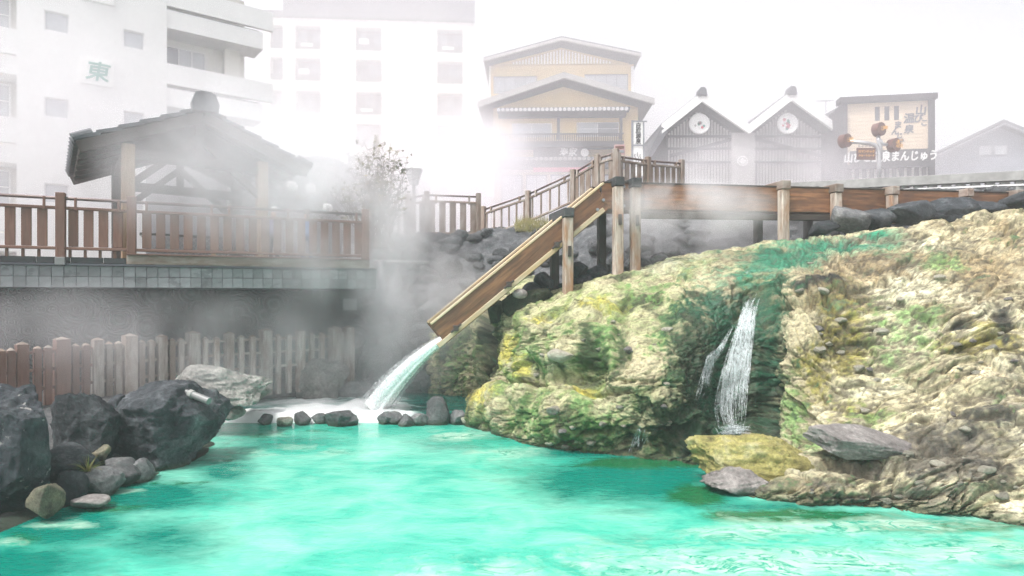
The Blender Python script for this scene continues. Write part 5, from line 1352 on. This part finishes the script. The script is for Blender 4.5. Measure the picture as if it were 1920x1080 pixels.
# fingerpost with three drums
c = P(1648, 350, 24); fp = thing('signpost', c, 'steel signpost with three round drum signs and a hanging board', 'signpost')
s_ = 24 / FPX; FMf = frame(c, (1, .05, 0))
def px2(x_, y_, dy=0): return ((x_ - 1648) * s_, dy, (350 - y_) * s_)
mb = MB(); mb.tube([px2(1648, 370), px2(1648, 300), px2(1647, 282), px2(1640, 272), px2(1628, 269), px2(1590, 266)], .075, 10)
mb.tube([px2(1651, 300), px2(1651, 275), px2(1647, 265), px2(1647, 255)], .07, 10); mb.tube([px2(1650, 262), px2(1655, 270), px2(1672, 272)], .06, 10); mb.build('pole', plain('brushed_steel', (.55, .55, .56), .35, .7), fp, FMf, smooth=True)
for x_, y_, tx in ((1585, 265, '日光'), (1650, 243, '草津'), (1679, 272, '小諸')):
    mb = MB(); a = px2(x_, y_); mb.tube([(a[0] - .10, .12, a[2]), (a[0] + .0, -.12, a[2])], 12.5 * s_, 24); dr = mb.build('drum_sign', M['sign_brown'], fp, FMf)
    text(tx, FMf, a[0], -.18, a[2] + (.0 if tx != '小諸' else .07), .19, M['gold'], dr, .006, rot=0) if False else text(tx, FMf @ Matrix.Translation((a[0], -.13, a[2])) @ Matrix.Rotation(R(-22), 4, 'Z'), .0, -.012, .0 if tx != '小諸' else .07, .19, M['gold'], dr, .006)
    if tx == '小諸': text('軽井沢', FMf @ Matrix.Translation((a[0], -.13, a[2])) @ Matrix.Rotation(R(-22), 4, 'Z'), .0, -.012, -.08, .13, M['gold'], dr, .004)
a = px2(1605, 300); e = px2(1640, 278)
mb = MB(); mb.box((a[0], -.05, a[2]), (e[0], .02, e[2])); bd = mb.build('hanging_board', M['sign_brown'], fp, FMf)
text('ロマンチック', FMf, (a[0] + e[0]) / 2, -.06, (a[2] * .33 + e[2] * .67), .105, M['gold'], bd, .004); text('ショートロード', FMf, (a[0] + e[0]) / 2, -.06, (a[2] * .67 + e[2] * .33), .088, M['gold'], bd, .004)
for k in range(5):
    q_ = px2(1609 + 7 * k, 275); mb = MB(); mb.tube([(q_[0] + .05 * (1 - u) * math.cos(u * 9), -.02, q_[2] + .05 * (1 - u) * math.sin(u * 9)) for u in np.linspace(0, .8, 14)], .01, 5); mb.build('scroll', M['grey_metal'], fp, FMf)
q_ = px2(1643, 288); mb = MB(); mb.tube([(q_[0] + .12 * (1 - u) * math.cos(u * 9), -.02, q_[2] + .12 * (1 - u) * math.sin(u * 9)) for u in np.linspace(0, .8, 18)], .015, 5); mb.build('scroll', M['grey_metal'], fp, FMf)

# advertising sign on the gate house side and white banner flag
c = P(655, 330, 24); ad = thing('hanging_sign', c, 'faint pale sign on slanted brackets above the curved roof', 'sign')
board('plate', P(668, 326, 24), P(668, 292, 24), .5, .06, M['slat_pale'], ad, up=(1, 0, 0))
board('bracket', P(620, 306, 24), P(656, 285, 24), .05, .05, M['grey_metal'], ad); board('bracket', P(640, 318, 24), P(658, 308, 24), .04, .04, M['grey_metal'], ad)
board('pole', P(654, 345, 24.05), P(654, 284, 24.05), .05, .05, M['grey_metal'], ad)
c = P(921, 372, 26); bf = thing('banner_flag', c, 'faint white cloth banner on a pole left of the yellow inn', 'flag')
mb = MB(); mb.tube([P(926, 385, 26), P(926, 295, 26)], .02, 6); mb.build('pole', M['white_paint'], bf)
rows_ = [(P(914 + 3 * math.sin(u * 3), 368 - 50 * u, 26 + .05 * math.sin(u * 9)), P(925, 368 - 50 * u, 26)) for u in np.linspace(0, 1, 8)]
v_ = [p for r_ in rows_ for p in r_]; v_ += [p + Vector((0, .015, 0)) for p in v_]
nn_ = len(rows_) * 2
fs = [(2*i, 2*i+1, 2*i+3, 2*i+2) for i in range(7)]; fs += [tuple(x_ + nn_ for x_ in f_[::-1]) for f_ in fs]
mesh_obj('cloth', v_, fs, M['paper'], bf)

# ---- shrub
rsx = random.Random(77)
sh = thing('shrub', P(715, 470, 17.6), 'bare autumn shrub with few dry leaves right of the deck', 'shrub')
stems = MB(); lv = MB()
def leaf(p, s_):
    a = Vector((rsx.gauss(0, 1), rsx.gauss(0, 1), rsx.gauss(0, .6))).normalized(); b2 = a.orthogonal().normalized() * s_ * .42
    n_ = a.cross(b2).normalized() * s_ * .12
    lv.add([p, p + a * s_ * .5 + b2 + n_, p + a * s_, p + a * s_ * .5 - b2 + n_, p + a * s_ * .5], [(0, 1, 4), (1, 2, 4), (2, 3, 4), (3, 0, 4)])
for k in range(60):
    b0 = P(712 + rsx.gauss(0, 9), 466, 17.6 + rsx.uniform(-.3, .3)); tx = rsx.gauss(715, 38); ty = rsx.uniform(275, 390)
    tp = P(tx, ty, 17.6 + rsx.uniform(-.7, .7)); pts = []
    for i in range(9):
        u = i / 8; p = b0.lerp(tp, u) + Vector((rsx.gauss(0, .03), rsx.gauss(0, .03), 0)) + Vector(((tp.x - b0.x) * .15 * math.sin(u * 3.1), 0, 0)); pts.append(p)
    stems.tube(pts, [.016 * (1 - .75 * i / 8) * .8 for i in range(9)], 5)
    for i in range(3, 9):
        for _ in range(2):
            q_ = pts[i] + Vector((rsx.gauss(0, .22), rsx.gauss(0, .2), rsx.uniform(.05, .35))); stems.tube([pts[i], (pts[i] + q_) / 2 + Vector((0, 0, .03)), q_], [.006, .005, .003], 4)
            if rsx.random() < .5:
                for _ in range(rsx.randint(1, 3)): leaf(q_ + Vector((rsx.gauss(0, .03),) * 3), rsx.uniform(.07, .13))
for k in range(13):
    u = k / 12; p = P(706, 292 - 36 * u, 17.6); l_ = .13 * (1 - .5 * u)
    for s_ in (-1, 1): lv.add([p, p + Vector((s_ * l_ * .4, .01, .035)), p + Vector((s_ * l_, .0, .06)), p + Vector((s_ * l_ * .55, -.01, .012))], [(0, 1, 2, 3)])
stems.tube([P(708, 330, 17.6), P(706, 256, 17.6)], [.012, .006], 5)
stems.build('branches', plain('bare_twig', (.2, .165, .145), .8), sh)
m_, t_, b_ = newmat('dry_leaf'); N = NT(t_)
N.l(N.ramp(N.noise(N.pos(), 3.2, 2), [(.35, (.09, .09, .05)), (.55, (.17, .145, .08)), (.72, (.34, .28, .09))]), b_.inputs['Base Color'])
o = lv.build('leaves', m_, sh); o['kind'] = 'stuff'
# dry grass at the top of the bank
mb = MB()
for k in range(500):
    p = P(rsx.uniform(965, 1030), rsx.uniform(416, 436), rsx.uniform(19.3, 19.9)); d_ = Vector((rsx.gauss(0, .08), rsx.gauss(0, .05), rsx.uniform(.12, .32)))
    mb.add([p + Vector((-.008, 0, 0)), p + Vector((.008, 0, 0)), p + d_], [(0, 1, 2)])
tag(mb.build('dry_grass', plain('dry_grass_blades', (.28, .25, .10), .8)), 'patch of yellow dry grass on top of the lava bank', kind='stuff')

# pipes right of the deck
pp = thing('water_pipe', P(735, 500, 16.5), 'grey pipe with a bracket on the bank right of the deck', 'pipe')
mb = MB(); mb.tube([P(700, 490, 16.5), P(805, 492, 16.8)], .04, 10); mb.build('pipe', M['pvc'], pp, smooth=True)
mb = MB(); mb.tube([P(716, 490, 16.5), P(716, 570, 16.5)], .09, 10); mb.build('standpipe', M['dark_grey'], pp, smooth=True)
mb = MB(); mb.tube([P(750 - 18 * u + 4 * math.sin(u * 60), 495 + 70 * u, 16.5) for u in np.linspace(0, 1, 60)], .03, 7); mb.build('corrugated_hose', M['dark_grey'], pp, smooth=True)
cb = MB(); cb.tube([P(676 + 22 * math.sin(u * 2.6), 590 + 80 * u, 16.3) for u in np.linspace(0, 1, 20)], .012, 6); tag(cb.build('cable', M['pvc'], smooth=True), 'thin pale cable hanging from the grey wall box', 'cable')

# people on the deck behind the railing
def person(loc, label, top, bottom, hair, h=1.66, turn=0):
    r_ = thing('person', loc, label, 'person')
    k = h / 1.7
    J_ = {'pel': (0, 0, .95), 'chest': (0, .01, 1.25), 'neck': (0, 0, 1.43), 'chin': (0, -.02, 1.5), 'head': (0, -.03, 1.6), 'sl': (.17, 0, 1.38), 'el': (.23, -.05, 1.1), 'hl': (.16, -.26, 1.02), 'sr': (-.17, 0, 1.38), 'er': (-.23, -.05, 1.1), 'hr': (-.16, -.26, 1.02),
          'tl': (.1, 0, .9), 'kl': (.11, -.02, .5), 'al': (.11, .02, .09), 'fl': (.12, -.14, .04), 'tr': (-.1, 0, .9), 'kr': (-.11, -.02, .5), 'ar': (-.11, .02, .09), 'fr': (-.12, -.14, .04)}
    E_ = [('pel', 'chest'), ('chest', 'neck'), ('neck', 'chin'), ('chin', 'head'), ('chest', 'sl'), ('sl', 'el'), ('el', 'hl'), ('chest', 'sr'), ('sr', 'er'), ('er', 'hr'), ('pel', 'tl'), ('tl', 'kl'), ('kl', 'al'), ('al', 'fl'), ('pel', 'tr'), ('tr', 'kr'), ('kr', 'ar'), ('ar', 'fr')]
    rad = {'pel': .15, 'chest': .15, 'neck': .055, 'chin': .065, 'head': .095, 'sl': .075, 'sr': .075, 'el': .05, 'er': .05, 'hl': .035, 'hr': .035, 'tl': .1, 'tr': .1, 'kl': .065, 'kr': .065, 'al': .045, 'ar': .045, 'fl': .035, 'fr': .035}
    names = list(J_); me = bpy.data.meshes.new('body'); me.from_pydata([tuple(c_ * k for c_ in J_[n]) for n in names], [(names.index(a), names.index(b2)) for a, b2 in E_], [])
    o = bpy.data.objects.new('body', me); put(o, Matrix.Translation(loc) @ Matrix.Rotation(turn, 4, 'Z'), r_)
    mod = o.modifiers.new('skin', 'SKIN')
    for i, n in enumerate(names):
        sv = me.skin_vertices[0].data[i]; sv.radius = (rad[n] * k, rad[n] * k * .85); sv.use_root = n == 'pel'
    o.modifiers.new('sub', 'SUBSURF').render_levels = 2
    m_, t_, b_ = newmat('clothing'); N = NT(t_); sx_ = N.n('ShaderNodeSeparateXYZ'); N.l(N.coord('Object'), sx_.inputs[0])
    rmp = N.ramp(N.math('DIVIDE', sx_.outputs[2], 1.75 * k), [(0, bottom), (.53, bottom), (.535, top), (.82, top), (.825, (.5, .3, .22))], 'CONSTANT'); N.l(rmp, b_.inputs['Base Color'])
    me.materials.append(m_)
    hm = rock_mesh('hair', 900, plain('hair_or_hat', hair, .7), (.112 * k, .118 * k, .10 * k), sub=3, planes=0, n_amp=.03)
    put(bpy.data.objects.new('hair', hm), Matrix.Translation(loc) @ Matrix.Rotation(turn, 4, 'Z') @ Matrix.Translation((0, .01, 1.655 * k)), r_)
person(DP(DT(588), 3.36, 1.3), 'person in a blue jacket standing behind the railing near its right end', (.07, .14, .34), (.05, .08, .2), (.05, .035, .03), 1.42, .4)
person(DP(DT(521), 3.36, 1.1), 'person in dark purple clothes and pale cap behind the railing', (.09, .07, .16), (.04, .04, .05), (.5, .5, .5), 1.4, -.3)

# ================================================================== AIR
def volume(name, mat): pass
m, t, b = newmat('haze_air'); t.nodes.remove(b)
N = NT(t); out = t.nodes['Material Output']
pvn = N.n('ShaderNodeVolumePrincipled'); pvn.inputs['Color'].default_value = (.98, .958, .99, 1); pvn.inputs['Density'].default_value = .003; pvn.inputs['Anisotropy'].default_value = .2
N.l(pvn.outputs[0], out.inputs['Volume'])
mb = MB(); mb.box((-190, -176, -2.4), (190, 205, 31))
tag(mb.build('haze', m), 'thin white steam haze filling the whole place', kind='stuff')

def steam(c, r_, dens, scale, label, lo=.42, hi=.72, edge=1.0, rz=0):
    m, t, b = newmat('steam_air'); t.nodes.remove(b); N = NT(t); out = t.nodes['Material Output']
    co = N.n('ShaderNodeTexCoord'); gr = N.n('ShaderNodeTexGradient', gradient_type='SPHERICAL'); N.l(co.outputs['Object'], gr.inputs[0])
    n_ = N.noise(N.pos((1, 1, .75)), scale, 3, .55, .3)
    f = N.math('MULTIPLY', N.ramp(n_, [(lo, (0, 0, 0)), (hi, (1, 1, 1))]), N.math('MULTIPLY', N.ramp(gr.outputs['Fac'], [(0, (0, 0, 0)), (.45, (1, 1, 1))], 'EASE'), dens))
    pv_ = N.n('ShaderNodeVolumePrincipled'); pv_.inputs['Color'].default_value = (.98, .958, .99, 1); pv_.inputs['Anisotropy'].default_value = .2
    N.l(f, pv_.inputs['Density']); N.l(pv_.outputs[0], out.inputs['Volume'])
    bm = bmesh.new(); bmesh.ops.create_icosphere(bm, subdivisions=3, radius=1.03); me = bpy.data.meshes.new('steam'); bm.to_mesh(me); bm.free(); me.materials.append(m)
    o = put(bpy.data.objects.new('steam', me), Matrix.Translation(c) @ Matrix.Rotation(rz, 4, 'Z') @ Matrix.Diagonal((*r_, 1)))
    return tag(o, label, kind='stuff')
steam(P(960, 300, 42), (48, 24, 17), .030, .06, 'pale steam veil hanging over the street and buildings', -.2, .5)
steam(P(620, 640, 15.0), (4.8, 2.2, 2.0), .42, .55, 'steam drifting over the upper pool', .38, .72)
steam(P(760, 560, 15.6), (2.6, 1.3, 2.2), .60, .7, 'steam rising between the deck and the sloping flume', .40, .70)
steam(P(620, 370, 17.6), (4.4, 2.6, 2.6), .6, .42, 'thick white steam behind the deck', .33, .68, rz=.4)
steam(P(430, 310, 12.3), (3.0, .9, 2.1), 1.0, .6, 'steam plume across the pavilion roof', .30, .75)
steam(P(640, 430, 13.6), (2.9, .9, 1.9), .85, .8, 'steam in front of the right end of the railing', .36, .70)
steam(P(880, 365, 27), (6.0, 4, 4.4), .65, .25, 'steam bank in front of the yellow inn', .33, .66)
steam(P(690, 260, 42), (15, 6, 12), .03, .12, 'white steam in front of the cream hotel', .35, .65)
steam(P(1330, 420, 16.3), (3.6, 1.3, 1.3), .9, .8, 'steam rising below the level flume', .35, .68)
steam(P(1300, 388, 13.3), (2.0, .7, .75), 1.8, 1.0, 'steam wisps in front of the level flume', .38, .70)
steam(P(1420, 345, 26), (8, 3, 2.2), .24, .35, 'steam along the street in front of the timber hall', .33, .70)
steam(P(150, 250, 17.5), (6, 2.2, 5), .20, .25, 'pale steam veil in front of the white hotel', .1, .6, rz=.5)
steam(P(200, 640, 11.4), (4.5, 1.2, 1.3), .42, .6, 'thin steam in front of the carved wall', .38, .74)
steam(P(1620, 270, 24), (8, 2.6, 5), .10, .2, 'pale steam veil in front of the bun shop', .1, .6)
